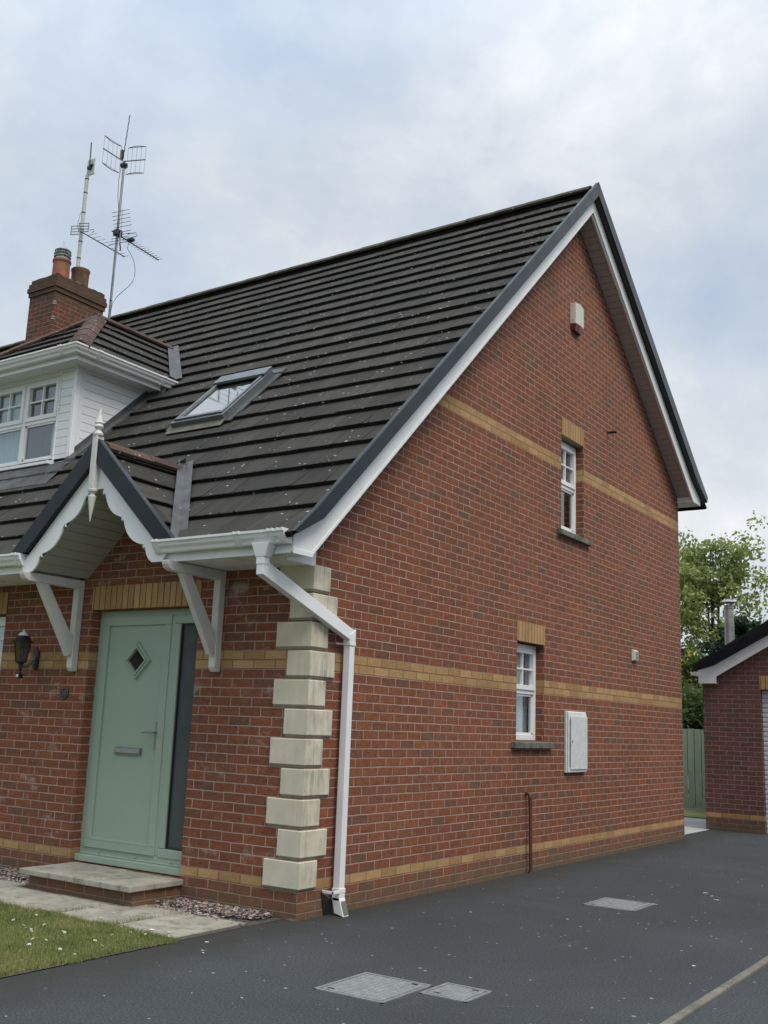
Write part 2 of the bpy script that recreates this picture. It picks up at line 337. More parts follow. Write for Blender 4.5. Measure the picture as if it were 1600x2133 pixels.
def leafmat(name, cols):
    mt, nt, b = newmat(name)
    oi = N(nt, 'ShaderNodeUVMap'); sp = N(nt, 'ShaderNodeSeparateXYZ'); nt.links.new(oi.outputs[0], sp.inputs[0])
    c = ramp(nt, sp.outputs[0], cols)
    nt.links.new(c, b.inputs['Base Color']); b.inputs['Roughness'].default_value = .5
    tr = N(nt, 'ShaderNodeBsdfTranslucent'); nt.links.new(c, tr.inputs[0])
    mx = N(nt, 'ShaderNodeMixShader'); mx.inputs[0].default_value = .45
    nt.links.new(b.outputs[0], mx.inputs[1]); nt.links.new(tr.outputs[0], mx.inputs[2]); nt.links.new(mx.outputs[0], nt.nodes['Material Output'].inputs[0])
    return mt
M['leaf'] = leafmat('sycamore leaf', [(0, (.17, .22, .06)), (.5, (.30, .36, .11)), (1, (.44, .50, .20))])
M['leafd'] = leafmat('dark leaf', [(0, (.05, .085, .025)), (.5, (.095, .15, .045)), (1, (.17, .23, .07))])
M['needle'] = leafmat('conifer needle', [(0, (.012, .03, .018)), (.5, (.022, .05, .028)), (1, (.04, .075, .04))])
M['yellow'] = leafmat('yellow blossom', [(0, (.55, .42, .02)), (1, (.75, .62, .06))])
M['bark'] = plain('grey bark', (.11, .095, .075), .9, var=.3, scale=14, bumpy=.6)
# ------------------------------------------------------------------ helpers
WL = {}      # world origin of each object
def tagp(o, label=None, cat=None, group=None, kind=None):
    if label: o['label'] = label
    if cat: o['category'] = cat
    if group: o['group'] = group
    if kind: o['kind'] = kind
    return o
def thing(name, label, cat, loc=(0, 0, 0), group=None):
    o = bpy.data.objects.new(name, None); S.collection.objects.link(o); o.location = loc
    o.empty_display_size = .2
    WL[o.name] = Vector(loc); return tagp(o, label, cat, group)
class MB:
    def __init__(s): s.v = []; s.f = []; s.uv = []; s.tf = None
    def pt(s, p):
        p = Vector(p)
        if s.tf: p = Vector(s.tf(p))
        s.v.append(p); return len(s.v) - 1
    def face(s, pts, uv=None):
        s.f.append([s.pt(p) for p in pts]); s.uv.append(uv)
    def box(s, x0, x1, y0, y1, z0, z1):
        x0, x1 = min(x0, x1), max(x0, x1); y0, y1 = min(y0, y1), max(y0, y1); z0, z1 = min(z0, z1), max(z0, z1)
        i = [s.pt(p) for p in ((x0, y0, z0), (x1, y0, z0), (x1, y1, z0), (x0, y1, z0), (x0, y0, z1), (x1, y0, z1), (x1, y1, z1), (x0, y1, z1))]
        for q in ((0, 3, 2, 1), (4, 5, 6, 7), (0, 1, 5, 4), (1, 2, 6, 5), (2, 3, 7, 6), (3, 0, 4, 7)):
            s.f.append([i[k] for k in q]); s.uv.append(None)
        return s
    def hexa(s, b, t):
        i = [s.pt(p) for p in list(b) + list(t)]; n = len(b)
        s.f.append(i[:n][::-1]); s.f.append(i[n:]); s.uv += [None, None]
        for k in range(n):
            s.f.append([i[k], i[(k + 1) % n], i[n + (k + 1) % n], i[n + k]]); s.uv.append(None)
        return s
    def prism(s, poly, axis, a0, a1):
        def P(q, a):
            return (a, q[0], q[1]) if axis == 0 else ((q[0], a, q[1]) if axis == 1 else (q[0], q[1], a))
        return s.hexa([P(q, a0) for q in poly], [P(q, a1) for q in poly])
    def tube(s, pts, r, n=8, closed=False):
        pts = [Vector(p) for p in pts]; rs = r if isinstance(r, (list, tuple)) else [r] * len(pts)
        rings = []
        for k, p in enumerate(pts):
            a = pts[max(k - 1, 0)]; b = pts[min(k + 1, len(pts) - 1)]
            d = (b - a).normalized()
            ref = Vector((0, 0, 1)) if abs(d.z) < .9 else Vector((1, 0, 0))
            u = d.cross(ref).normalized(); w = d.cross(u)
            rings.append([s.pt(p + (u * math.cos(t) + w * math.sin(t)) * rs[k]) for t in [2 * math.pi * j / n for j in range(n)]])
        for a, b in zip(rings, rings[1:]):
            for j in range(n):
                s.f.append([a[j], a[(j + 1) % n], b[(j + 1) % n], b[j]]); s.uv.append(None)
        s.f.append(rings[0][::-1]); s.f.append(rings[-1]); s.uv += [None, None]
        return s
    def lathe(s, prof, c, n=16, a0=0):
        rings = []
        for r, z in prof:
            rings.append([s.pt((c[0] + r * math.cos(a0 + 2 * math.pi * j / n), c[1] + r * math.sin(a0 + 2 * math.pi * j / n), c[2] + z)) for j in range(n)])
        for a, b in zip(rings, rings[1:]):
            for j in range(n):
                s.f.append([a[j], a[(j + 1) % n], b[(j + 1) % n], b[j]]); s.uv.append(None)
        s.f.append(rings[0][::-1]); s.f.append(rings[-1]); s.uv += [None, None]
        return s
    def build(s, name, mat, parent=None, bev=0, smooth=False, loc=None, uvm=None, bseg=2):
        o0 = Vector(loc) if loc is not None else (WL[parent.name] if parent else Vector((0, 0, 0)))
        me = bpy.data.meshes.new(name); me.from_pydata([tuple(p - o0) for p in s.v], [], s.f)
        me.validate(clean_customdata=False)
        if uvm or any(u for u in s.uv[:50]):
            ul = me.uv_layers.new(name='UVMap')
            for pi, p in enumerate(me.polygons):
                if uvm:
                    for li in p.loop_indices:
                        ul.data[li].uv = uvm(me.vertices[me.loops[li].vertex_index].co + o0, p.normal)
                elif s.uv[pi]:
                    for k, li in enumerate(p.loop_indices):
                        q = s.uv[pi][k] if isinstance(s.uv[pi], list) else s.uv[pi]
                        ul.data[li].uv = q
        o = bpy.data.objects.new(name, me); S.collection.objects.link(o)
        me.materials.append(mat)
        if smooth:
            for p in me.polygons: p.use_smooth = True
            try: me.set_sharp_from_angle(angle=R_(smooth if smooth is not True else 40))
            except Exception: pass
        if bev:
            bm = bmesh.new(); bm.from_mesh(me); bmesh.ops.recalc_face_normals(bm, faces=bm.faces); bm.to_mesh(me); bm.free()
            md = o.modifiers.new('bevel', 'BEVEL'); md.width = bev; md.segments = bseg; md.limit_method = 'ANGLE'; md.angle_limit = R_(40)
            md.harden_normals = False
        if parent:
            o.parent = parent; pw = WL[parent.name]; o.location = o0 - pw
        else: o.location = o0
        WL[o.name] = o0.copy(); return o
def vrow(z): return (z - .2) / .075 if z < 2.0 else 24 + (z - 2.0) / .07408
def buv(p, n, off=0.):
    if abs(n.x) > abs(n.y): return (p.y / .225 + off, vrow(p.z))
    return (p.x / .225 + off + .5, vrow(p.z))
def buv2(p, n):
    if abs(n.z) > .7: return (p.x / .225, p.y / .075)
    if abs(n.x) > abs(n.y): return (p.y / .225, (p.z - .2) / .075)
    return (p.x / .225, (p.z - .2) / .075)
def wall(mb, axis, plane, a0, a1, z0, top, holes, depth, inward, brk=(), zb=(2.0,)):
    """vertical wall: runs along a (x if axis==1 else y); top(a) gives height; holes (a0,a1,z0,z1) get reveals of `depth`"""
    P = (lambda a, z, d=0: (plane + d * inward, a, z)) if axis == 0 else (lambda a, z, d=0: (a, plane + d * inward, z))
    xs = sorted(set([a0, a1] + [h[0] for h in holes] + [h[1] for h in holes] + list(brk)))
    xs = [x for x in xs if a0 <= x <= a1]
    for p, q in zip(xs, xs[1:]):
        zs = sorted(set([z0] + [h[2] for h in holes] + [h[3] for h in holes] + list(zb)))
        tp, tq = top(p + 1e-6), top(q - 1e-6); mn = min(tp, tq)
        zs = [z for z in zs if z < mn - .01]
        for k, z in enumerate(zs):
            last = k == len(zs) - 1
            z2 = None if last else zs[k + 1]
            mid = (z + (mn if last else z2)) / 2
            if any(h[0] <= p + 1e-6 and h[1] >= q - 1e-6 and h[2] < mid < h[3] for h in holes): continue
            mb.face([P(p, z), P(q, z), P(q, tq if last else z2), P(p, tp if last else z2)])
    for h in holes:
        for (A, B) in (((h[0], h[2]), (h[0], h[3])), ((h[1], h[2]), (h[1], h[3])), ((h[0], h[3]), (h[1], h[3])), ((h[0], h[2]), (h[1], h[2]))):
            segs = [A[1], B[1]] if A[0] == B[0] else None
            if segs and segs[0] < 2.0 < segs[1]:
                mb.face([P(A[0], A[1]), P(A[0], 2.0), P(A[0], 2.0, depth), P(A[0], A[1], depth)])
                mb.face([P(A[0], 2.0), P(A[0], B[1]), P(A[0], B[1], depth), P(A[0], 2.0, depth)])
            else:
                mb.face([P(*A), P(*B), P(*B, depth), P(*A, depth)])
def clip(mb_, planes):
    """cut an MB by planes (point, normal): keeps the side the normal points to"""
    bm = bmesh.new(); uvl = bm.loops.layers.uv.new('UVMap')
    vs = [bm.verts.new(p) for p in mb_.v]
    for f, u in zip(mb_.f, mb_.uv):
        try: fc = bm.faces.new([vs[i] for i in f])
        except ValueError: continue
        for l, q in zip(fc.loops, u if isinstance(u, list) else [u or (0, 0)] * len(f)): l[uvl].uv = q
    for co, no in planes:
        bmesh.ops.bisect_plane(bm, geom=bm.verts[:] + bm.edges[:] + bm.faces[:], plane_co=co, plane_no=no, clear_inner=True)
    out = MB(); bm.verts.index_update()
    for f in bm.faces:
        b0 = len(out.v); out.v += [l.vert.co.copy() for l in f.loops]
        out.f.append(list(range(b0, b0 + len(f.loops)))); out.uv.append([tuple(l[uvl].uv) for l in f.loops])
    bm.free(); return out
def merge(dst, src):
    b = len(dst.v); dst.v += src.v; dst.f += [[i + b for i in f] for f in src.f]; dst.uv += src.uv
def tiles(mb, P0, U, Wd, Nn, length, slope, gauge=.3345, tw=.332, thick=.040, keep=None, seed=1, jit=1., first=None, kick=0.):
    """courses of interlocking tiles. P0 eave start, U along eave, Wd up slope, Nn normal"""
    rg = random.Random(seed)
    P0, U, Wd, Nn = Vector(P0), Vector(U).normalized(), Vector(Wd).normalized(), Vector(Nn).normalized()
    first = first or gauge
    nc = math.ceil((slope - first) / gauge) + 1
    for k in range(nc):
        s0 = 0 if k == 0 else first + (k - 1) * gauge; s1 = min(slope, (first if k == 0 else s0 + gauge) + .02)
        kk = Nn * (kick if k == 0 else 0.)
        off = -(k % 2) * tw / 2
        nt_ = math.ceil((length - off) / tw)
        for i in range(nt_):
            a = max(0, off + i * tw); b = min(length, off + (i + 1) * tw - .004)
            if b - a < .02: continue
            ds = rg.uniform(-.004, .004) * jit; h0 = thick + rg.uniform(-.003, .004) * jit; h1 = thick + rg.uniform(-.003, .004) * jit
            if keep and not keep(P0 + U * (a + b) / 2 + Wd * (s0 + .1)): continue
            r = rg.random()
            A = P0 + U * a + Wd * (s0 + ds) + kk; B = P0 + U * b + Wd * (s0 + ds) + kk; C = P0 + U * b + Wd * s1; D = P0 + U * a + Wd * s1
            # upper surface, split so the front edge can be chewed a little
            mid = (a + b) / 2; Mf = P0 + U * mid + Wd * (s0 + ds + rg.uniform(-.003, .003) * jit) + kk
            mb.face([A + Nn * h0, Mf + Nn * (h0 + h1) * .5, B + Nn * h1, C + Nn * .006, D + Nn * .006], [(r, 0), (r, 0), (r, 0), (r, 1), (r, 1)])
            mb.face([A - Nn * .004, Mf - Nn * .004, Mf + Nn * (h0 + h1) * .5, A + Nn * h0], [(r, 0)] * 4)
            mb.face([Mf - Nn * .004, B - Nn * .004, B + Nn * h1, Mf + Nn * (h0 + h1) * .5], [(r, 0)] * 4)
            mb.face([B, C, C + Nn * .006, B + Nn * h1], [(r, .0)] * 4)
            mb.face([D, A, A + Nn * h0, D + Nn * .006], [(r, .0)] * 4)
def ridge_run(mb, A, B, r=.11, seg=.44, seed=2, flat=.62, h=None):
    """overlapping angle ridge tiles from A to B"""
    rg = random.Random(seed); A, B = Vector(A), Vector(B); L = (B - A).length; d = (B - A).normalized()
    side = d.cross(Vector((0, 0, 1))).normalized(); up = side.cross(d).normalized()
    n = max(1, round(L / seg))
    for k in range(n):
        p = A + d * (L * k / n); q = A + d * (L * (k + 1) / n + .012)
        rr = rg.random(); k1 = r * rg.uniform(.97, 1.04)
        prof = [(-k1, -k1 * flat), (-k1 * .62, -k1 * flat * .32), (-k1 * .22, k1 * .05), (k1 * .22, k1 * .05), (k1 * .62, -k1 * flat * .32), (k1, -k1 * flat)]
        lift = rg.uniform(0, .006)
        R0 = [p + side * a + up * (b + lift) for a, b in prof]; R1 = [q + side * a * .97 + up * (b + lift - .004) for a, b in prof]
        I0 = [p + side * a * .86 + up * (b - .022) for a, b in prof]; I1 = [q + side * a * .86 + up * (b - .022) for a, b in prof]
        for j in range(5):
            mb.face([R0[j], R0[j + 1], R1[j + 1], R1[j]], [(rr, .5)] * 4)
            mb.face([R0[j + 1], R0[j], I0[j], I0[j + 1]], [(rr, .3)] * 4)
            mb.face([R1[j], R1[j + 1], I1[j + 1], I1[j]], [(rr, .3)] * 4)
        for j in (0, 5):
            mb.face([R0[j], R1[j], I1[j], I0[j]], [(rr, .3)] * 4)
# ================================================================== SETTING
def sheet(name, poly, z, mat, kind='structure', label=None, thick=0.0):
    mb = MB()
    if thick: mb.prism(poly, 2, z - thick, z)
    else: mb.face([(x, y, z) for x, y in poly])
    o = mb.build(name, mat); o['kind'] = kind
    if label: o['label'] = label
    return o
sheet('ground', [(-300, -300), (300, -300), (300, 300), (-300, 300)], -.03, M['turf'])
sheet('driveway', [(-.10, -30), (9.0, -30), (9.0, 10.86), (-.19, 10.86), (-.19, -1.18), (-.10, -1.18)], 0.0, M['asphalt'])
sheet('concrete_path', [(-9, 9.06), (-.194, 9.06), (-.194, 13.0), (-9, 13.0)], .004, M['conc'])
sheet('back_lawn', [(-9, 13.0), (-.2, 13.0), (-.2, 14.6), (-9, 14.6)], .02, M['grass'])
# concrete edging along the drive
mb = MB(); y = -30.
while y < 10:
    L = .914
    j = random.uniform(-.006, .006)
    mb.box(3.052 + j, 3.105 + j, y + .004, y + L - .004, -.05, .012 + random.uniform(0, .006)); y += L
mb.build('kerb', M['kerb'], bev=.006)['kind'] = 'structure'
# paving slabs of the front path
mb = MB()
xe = -.19
for k in range(16):
    x1 = xe - k * .603; x0 = x1 - .587
    back = -.355 if k not in (2, 3) else -.50
    zz = .014 + random.uniform(-.003, .004)
    mb.box(x0, x1, -1.125 + random.uniform(-.01, .01), back, -.05, zz)
mb.build('path', M['slab'], bev=.006)['kind'] = 'structure'
# gravel strip
sheet('soil', [(-13, -1.16), (-.12, -1.16), (-.12, 0), (-13, 0)], .003, plain('bare soil', (.085, .075, .062), .95, var=.2, scale=20, bumpy=.6))
GR = [(-1.16, -.345, -.19, -.01), (-7.5, -.345, -2.43, -.01)]
base = MB()
for x0, y0, x1, y1 in GR: base.face([(x0, y0, .006), (x1, y0, .006), (x1, y1, .006), (x0, y1, .006)])
rg = random.Random(5)
pm, ptn, pb = newmat('mixed pink gravel')
uvn = N(ptn, 'ShaderNodeUVMap'); sp_ = N(ptn, 'ShaderNodeSeparateXYZ'); ptn.links.new(uvn.outputs[0], sp_.inputs[0])
ptn.links.new(ramp(ptn, sp_.outputs[0], [(0, (.05, .05, .055)), (.22, (.11, .105, .105)), (.38, (.27, .195, .165)), (.60, (.34, .27, .235)), (.8, (.20, .14, .12)), (.93, (.50, .47, .44))], 'CONSTANT'), pb.inputs['Base Color'])
pb.inputs['Roughness'].default_value = .8
def pebble(mb, c, r):
    u = rg.random(); q = Vector((rg.uniform(.7, 1.3), rg.uniform(.7, 1.2), rg.uniform(.5, .8))) * r; t = rg.uniform(0, 6.3)
    vs = []
    for (a, b, z) in ((1, 0, 0), (0, 1, 0), (-1, 0, 0), (0, -1, 0), (.0, .0, 1.), (.65, .65, .45), (-.65, .65, .5), (-.65, -.65, .5), (.65, -.65, .45)):
        k = rg.uniform(.85, 1.1); a *= q.x * k; b *= q.y * k
        vs.append(Vector(c) + Vector((a * math.cos(t) - b * math.sin(t), a * math.sin(t) + b * math.cos(t), z * q.z * k)))
    for f in ((0, 5, 4, 8), (1, 6, 4, 5), (2, 7, 4, 6), (3, 8, 4, 7), (0, 1, 5), (1, 2, 6), (2, 3, 7), (3, 0, 8)):
        mb.face([vs[i] for i in f], (u, 0))
gm = MB()
for x0, y0, x1, y1 in GR:
    x0 = max(x0, -4.2)
    for k in range(int((x1 - x0) * (y1 - y0) * 5200)):
        x, yv = rg.uniform(x0, x1), rg.uniform(y0 - .05, y1)
        if x > -.45 and yv < -.30 + (x + .45) * .35: continue
        pebble(gm, (x, yv, .008 + rg.uniform(0, .03) * (1 if yv > -.3 else .3)), rg.uniform(.007, .016))
for k in range(60): pebble(gm, (rg.uniform(-1.2, -.1), rg.uniform(-.45, -.34), .014), rg.uniform(.004, .009))
gm.build('gravel', pm)['kind'] = 'stuff'
# lawn
edge_ = [(-.155 + .018 * math.sin(k * .15 * 9) + random.uniform(-.008, .008), -30 + k * .15) for k in range(193)]
sheet('lawn', [(-14, -30)] + edge_ + [(-.3, -1.135), (-14, -1.135)], .009, M['turf'])
sheet('soil', [(-.3, -30), (-.105, -30), (-.105, -1.14), (-.3, -1.14)], .004, bpy.data.materials['bare soil'])
gb = MB(); rg = random.Random(9)
def blade(x, y, z, h, w):
    t = rg.uniform(0, 6.28); dx, dy = math.cos(t) * w, math.sin(t) * w
    lx, ly = rg.uniform(-.5, .5) * h, rg.uniform(-.5, .5) * h
    gb.f.append([len(gb.v), len(gb.v) + 1, len(gb.v) + 2]); gb.uv.append(None)
    gb.v += [Vector((x - dx, y - dy, z)), Vector((x + dx, y + dy, z)), Vector((x + lx, y + ly, z + h))]
n = 0
while n < 52000:
    x = -.13 - abs(rg.gauss(0, 1.15)) ; y = rg.uniform(-3.1, -1.10)
    if x < -2.9: continue
    if y > -1.13 and rg.random() < .6: continue
    edge = x > -.14
    h = rg.uniform(.010, .030) * (.75 if edge else 1)
    blade(x, y, .01, h, rg.uniform(.0012, .0026)); n += 1
for cx, cy, nn, sx, sy in ((-1.39, -.95, 130, .01, .14), (-.79, -.95, 180, .012, .16), (-.79, -1.12, 160, .08, .02), (-1.6, -1.12, 240, .25, .02), (-.11, -1.7, 120, .012, .4)):
    for k in range(nn): blade(cx + rg.gauss(0, 1) * sx, cy + rg.gauss(0, 1) * sy, .01, rg.uniform(.02, .05), .0018)
for k in range(5200):
    y = rg.uniform(-3.1, -1.12); x = -.145 + .022 * math.sin(y * 9) + .014 * math.sin(y * 31) + rg.gauss(0, .018)
    blade(x, y, .004, rg.uniform(.012, .034), .0018)
for k in range(3200):
    x = rg.uniform(-2.9, -.1); y = -1.125 + .02 * math.sin(x * 8) + .012 * math.sin(x * 27) + rg.gauss(0, .016)
    blade(x, y, .012, rg.uniform(.012, .034), .0018)
gb.build('grass', M['grass'])['kind'] = 'stuff'
# daisies
MW = plain('white petal', (.80, .80, .78), .6); MY = plain('yellow disc', (.6, .42, .03), .6); MG = plain('stem green', (.09, .15, .03), .6)
def daisy0():
    t = thing('daisy', 'small white daisy growing in the front lawn', 'daisy', (-.8, -1.6, .012), 'daisies in the front lawn')
    b = WL[t.name]; mb = MB()
    for k in range(10):
        a = 2 * math.pi * k / 10; c, s_ = math.cos(a), math.sin(a); c2, s2 = math.cos(a + .25), math.sin(a + .25); c3, s3 = math.cos(a - .25), math.sin(a - .25)
        mb.face([b + Vector((.002 * c, .002 * s_, .034)), b + Vector((.009 * c3, .009 * s3, .036)), b + Vector((.0125 * c, .0125 * s_, .037)), b + Vector((.009 * c2, .009 * s2, .036))])
    mb.build('flower_head', MW, t)
    MB().lathe([(.0001, .034), (.004, .035), (.0035, .038), (.0001, .0395)], b, 8).build('disc', MY, t)
    MB().tube([b, b + Vector((.001, 0, .034))], .0009, 4).build('stem', MG, t)
    return t
dz = daisy0(); rg = random.Random(21)
spots = []
for k in range(46):
    if k < 26: spots.append((rg.gauss(-.75, .42), rg.gauss(-1.62, .28)))
    else: spots.append((rg.uniform(-2.0, -.15), rg.uniform(-2.4, -1.17)))
for k, (x, yv) in enumerate(spots):
    x = min(x, -.14); yv = min(yv, -1.16)
    if k == 0: t = dz
    else:
        t = dz.copy(); S.collection.objects.link(t)
        for ch in list(dz.children):
            c = ch.copy(); S.collection.objects.link(c); c.parent = t
    t.location = (x, yv, .008); t.rotation_euler = (rg.uniform(-.5, .5), rg.uniform(-.5, .5), rg.uniform(0, 6)); s_ = rg.uniform(.75, 1.15); t.scale = (s_, s_, s_)
# fallen petals and scraps on the drive and slabs
lm = MB(); rg = random.Random(31)
def fleck(x, y, z, r):
    t = rg.uniform(0, 6.3); pts = []
    for k in range(5):
        a = t + k * 1.256; q = r * rg.uniform(.5, 1.2); pts.append((x + q * math.cos(a), y + q * .7 * math.sin(a), z + rg.uniform(.0005, .004)))
    lm.face(pts)
for k in range(110):
    x, yv = rg.uniform(-.05, 5.5), rg.uniform(-3.2, 9)
    fleck(x, yv, .003, rg.uniform(.003, .008))
for (x, yv, r) in ((2.05, 3.55, .03), (1.85, 3.9, .03), (1.95, 3.75, .02), (1.45, 1.6, .02), (.75, 1.3, .012), (2.75, .65, .018), (1.15, -1.9, .012), (1.9, -2.0, .02), (1.93, -2.03, .014), (1.72, 2.86, .025), (-.45, -1.02, .03), (-.6, -.9, .015), (-1.1, -.78, .02), (-1.0, -.98, .018), (-.3, -1.0, .02), (.2, -1.2, .02), (.05, -1.0, .02), (.25, -1.25, .014)):
    fleck(x, yv, .018 if x < -.19 else .003, r)
lm.build('fallen_petals', MW)['kind'] = 'stuff'
# ================================================================== HOUSE
house = thing('house', 'red brick house with dark tiled roof, buff brick bands and sage green front door', 'house', (0, 0, 0))
DOOR = (-2.558, -1.21, .17, 2.385); LWIN = (-5.4, -3.83, 1.1, 2.385)
FW = MB(); wall(FW, 1, 0., -13.0, 0., -.1, lambda a: 3.2, [DOOR, LWIN], .14, 1)
FW.build('wall', M['brickf'], house, uvm=buv)
W1 = (3.567, 4.243, 1.34, 2.385); W2 = (4.685, 5.352, 3.79, 4.96)
def gtop(y): return 3.17 + .97 * y if y < 5.1 else 8.05 - .754 * (y - 5.1)
GW = MB(); wall(GW, 0, 0., 0., 9.0, -.1, gtop, [W1, W2], .14, -1, brk=(5.1,))
GW.build('wall', M['brick'], house, uvm=buv)
BW = MB(); BW.face([(-13, 9, -.1), (0, 9, -.1), (0, 9, 2.0), (-13, 9, 2.0)]); BW.face([(-13, 9, 2.), (0, 9, 2.), (0, 9, 5.1), (-13, 9, 5.1)])
BW.build('wall', M['brick'], house, uvm=buv)
LW = MB(); wall(LW, 0, -13., 0., 9.0, -.1, gtop, [], .1, 1, brk=(5.1,)); LW.build('wall', M['brick'], house, uvm=buv)
# floors inside, keep the rooms dim
MB().box(-12.9, -.25, .25, 8.8, 2.62, 2.72).build('ceiling', M['inner'], house)
# lintels, proud 3 mm
def suv(p, n): return ((p.y if abs(n.x) > abs(n.y) else p.x) / .225, p.z)
lt = MB(); lt.box(0.0, .004, 3.56, 4.25, 2.387, 2.60); lt.box(-.1, 0., 3.567, 4.243, 2.386, 2.39); lt.build('lintel', M['soldier'], house, uvm=suv)
lt = MB(); lt.box(0.0, .004, 4.69, 5.352, 4.962, 5.172); lt.build('lintel', M['soldier'], house, uvm=suv)
lt = MB(); lt.box(-2.57, -1.20, -.004, 0, 2.387, 2.602); lt.build('lintel', M['soldier'], house, uvm=suv)
lt = MB(); lt.box(-5.42, -3.82, -.004, 0, 2.387, 2.602); lt.build('lintel', M['soldier'], house, uvm=suv)
# quoins
for k in range(11):
    z0 = .2 + k * .225 + .006; z1 = z0 + .213
    fl, sl = (.328, .196) if k % 2 == 0 else (.206, .302)
    c = .012; o_ = .022
    q = MB()
    def ring(e, z): return [(-fl + e * .3, -o_ + e, z), (o_ - e, -o_ + e, z), (o_ - e, sl - e * .3, z), (-.004, sl - e * .3, z), (-.004, -.004 + 0, z), (-fl + e * .3, -.004, z)]
    levels = [(.018, z0), (0, z0 + .020), (0, z1 - .006), (.006, z1)]
    idx = []
    for e, z in levels: idx.append([q.pt(p) for p in ring(e, z)])
    for a, b in zip(idx, idx[1:]):
        for j in range(6): q.f.append([a[j], a[(j + 1) % 6], b[(j + 1) % 6], b[j]]); q.uv.append(None)
    q.f.append(idx[0][::-1]); q.f.append(idx[-1]); q.uv += [None, None]
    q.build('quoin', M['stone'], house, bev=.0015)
# ---- main roof tiles. plane z = 3.33 + .97 y
sl = math.sqrt(1 + .97 ** 2); WU = Vector((0, 1 / sl, .97 / sl)); NU = Vector((0, -.97 / sl, 1 / sl))
XL = -13.2; XR = .29; Y0 = -.605; ZP = 3.305
def main_piece(planes, keep=None):
    mb = MB(); P0 = Vector((XL, Y0, ZP + .97 * Y0))
    tiles(mb, P0, (1, 0, 0), WU, NU, XR - XL, (5.1 - Y0) * sl, keep=keep, thick=.043, seed=3, first=(.605 - .245) * sl, kick=.065)
    return clip(mb, planes)
s2 = math.sqrt(.5)
DX0, DX1, DY0 = -6.18, -4.32, .977
roof = MB()
PK = 1.93; DCX = -5.25
merge(roof, main_piece([((-PK, 0, 0), (1, 0, 0)), ((-PK, .416, 0), (s2, s2, 0))], lambda p: p.x > -2.4))
merge(roof, main_piece([((-PK, 0, 0), (-1, 0, 0)), ((-PK, .416, 0), (-s2, s2, 0)), ((DX1, 0, 0), (1, 0, 0))], lambda p: -4.9 < p.x < -1.5))
merge(roof, main_piece([((DX1, 0, 0), (-1, 0, 0)), ((DX0, 0, 0), (1, 0, 0)), ((0, DY0, 0), (0, -1, 0))], lambda p: -6.7 < p.x < -3.9 and p.y < 1.4))
merge(roof, main_piece([((DX1, 0, 0), (-1, 0, 0)), ((DX0, 0, 0), (1, 0, 0)), ((0, 2.35, 0), (0, 1, 0))], lambda p: -6.7 < p.x < -3.9 and p.y > 1.9))
merge(roof, main_piece([((DX0, 0, 0), (-1, 0, 0))], lambda p: p.x < -5.8))
roof_o = roof.build('roof', M['tile'], house)
rg = random.Random(41); mm = MB()
f0 = (.605 - .245) * sl
for k_ in range(2600):
    c_ = rg.randrange(0, 24); x_ = XR - abs(rg.gauss(0, 1)) * 5.2 - .1
    if rg.random() < .5: x_ = round(x_ / .9) * .9 + rg.gauss(0, .12)
    s_ = 0 if c_ == 0 else f0 + (c_ - 1) * .3345
    yy = Y0 + s_ / sl
    if yy > 5.05 or x_ > .26 or (abs(x_ + PK) < .43 - yy + .05 and yy < .45) or (DX0 < x_ < DX1 + .1 and .9 < yy < 3.3) or abs(x_ - DCX) < 1.3 and .6 < yy < 3.3 or (c_ == 0): continue
    p = Vector((x_, Y0, ZP + .97 * Y0)) + WU * (s_ + rg.uniform(-.006, .012)) + NU * rg.uniform(.012, .046)
    b0 = len(mm.f); pebble(mm, p, rg.uniform(.004, .013) * (1.5 if rg.random() < .1 else 1))
mo = mm.build('moss', M['moss'], house); mo['kind'] = 'stuff'
# rear slope and roof deck (solid, closes the loft)
rr = MB(); ls = math.sqrt(1 + .75 ** 2); tiles(rr, (XL, 9.5, 8.25 - .75 * 4.4), (1, 0, 0), (0, -1 / ls, .75 / ls), (0, .75 / ls, 1 / ls), XR - XL, 4.4 * ls, tw=1.2, seed=5)
rr.build('roof', M['tile'], house)
dk = MB()
def deck(x0, x1, y0, y1, t=.06, dz=-.02):
    dk.hexa([(x0, y0, ZP + .97 * y0 + dz - t), (x1, y0, ZP + .97 * y0 + dz - t), (x1, y1, ZP + .97 * y1 + dz - t), (x0, y1, ZP + .97 * y1 + dz - t)],
            [(x0, y0, ZP + .97 * y0 + dz), (x1, y0, ZP + .97 * y0 + dz), (x1, y1, ZP + .97 * y1 + dz), (x0, y1, ZP + .97 * y1 + dz)])
deck(-.93, .22, -.45, 5.09); deck(-2.93, -.93, .42, 5.09); deck(DX1, -2.93, -.45, 5.09); deck(DX0, DX1, -.45, DY0); deck(DX0, DX1, 2.6, 5.09); deck(XL, DX0, -.45, 5.09)
dk.hexa([(XL, 5.09, 8.13), (.22, 5.09, 8.13), (.22, 9.3, 5.03), (XL, 9.3, 5.03)], [(XL, 5.09, 8.2), (.22, 5.09, 8.2), (.22, 9.3, 5.08), (XL, 9.3, 5.08)])
dk.build('roof_deck', M['cable'], house)
rt = MB(); ridge_run(rt, (XL, 5.1, 8.345), (.215, 5.1, 8.355), .135, .45); rt.build('ridge_tiles', M['ridged'], house)
# ---- gable verge: white barge boards, dark trim, soffit
def offset_poly(lo, hi): return lo + hi[::-1]
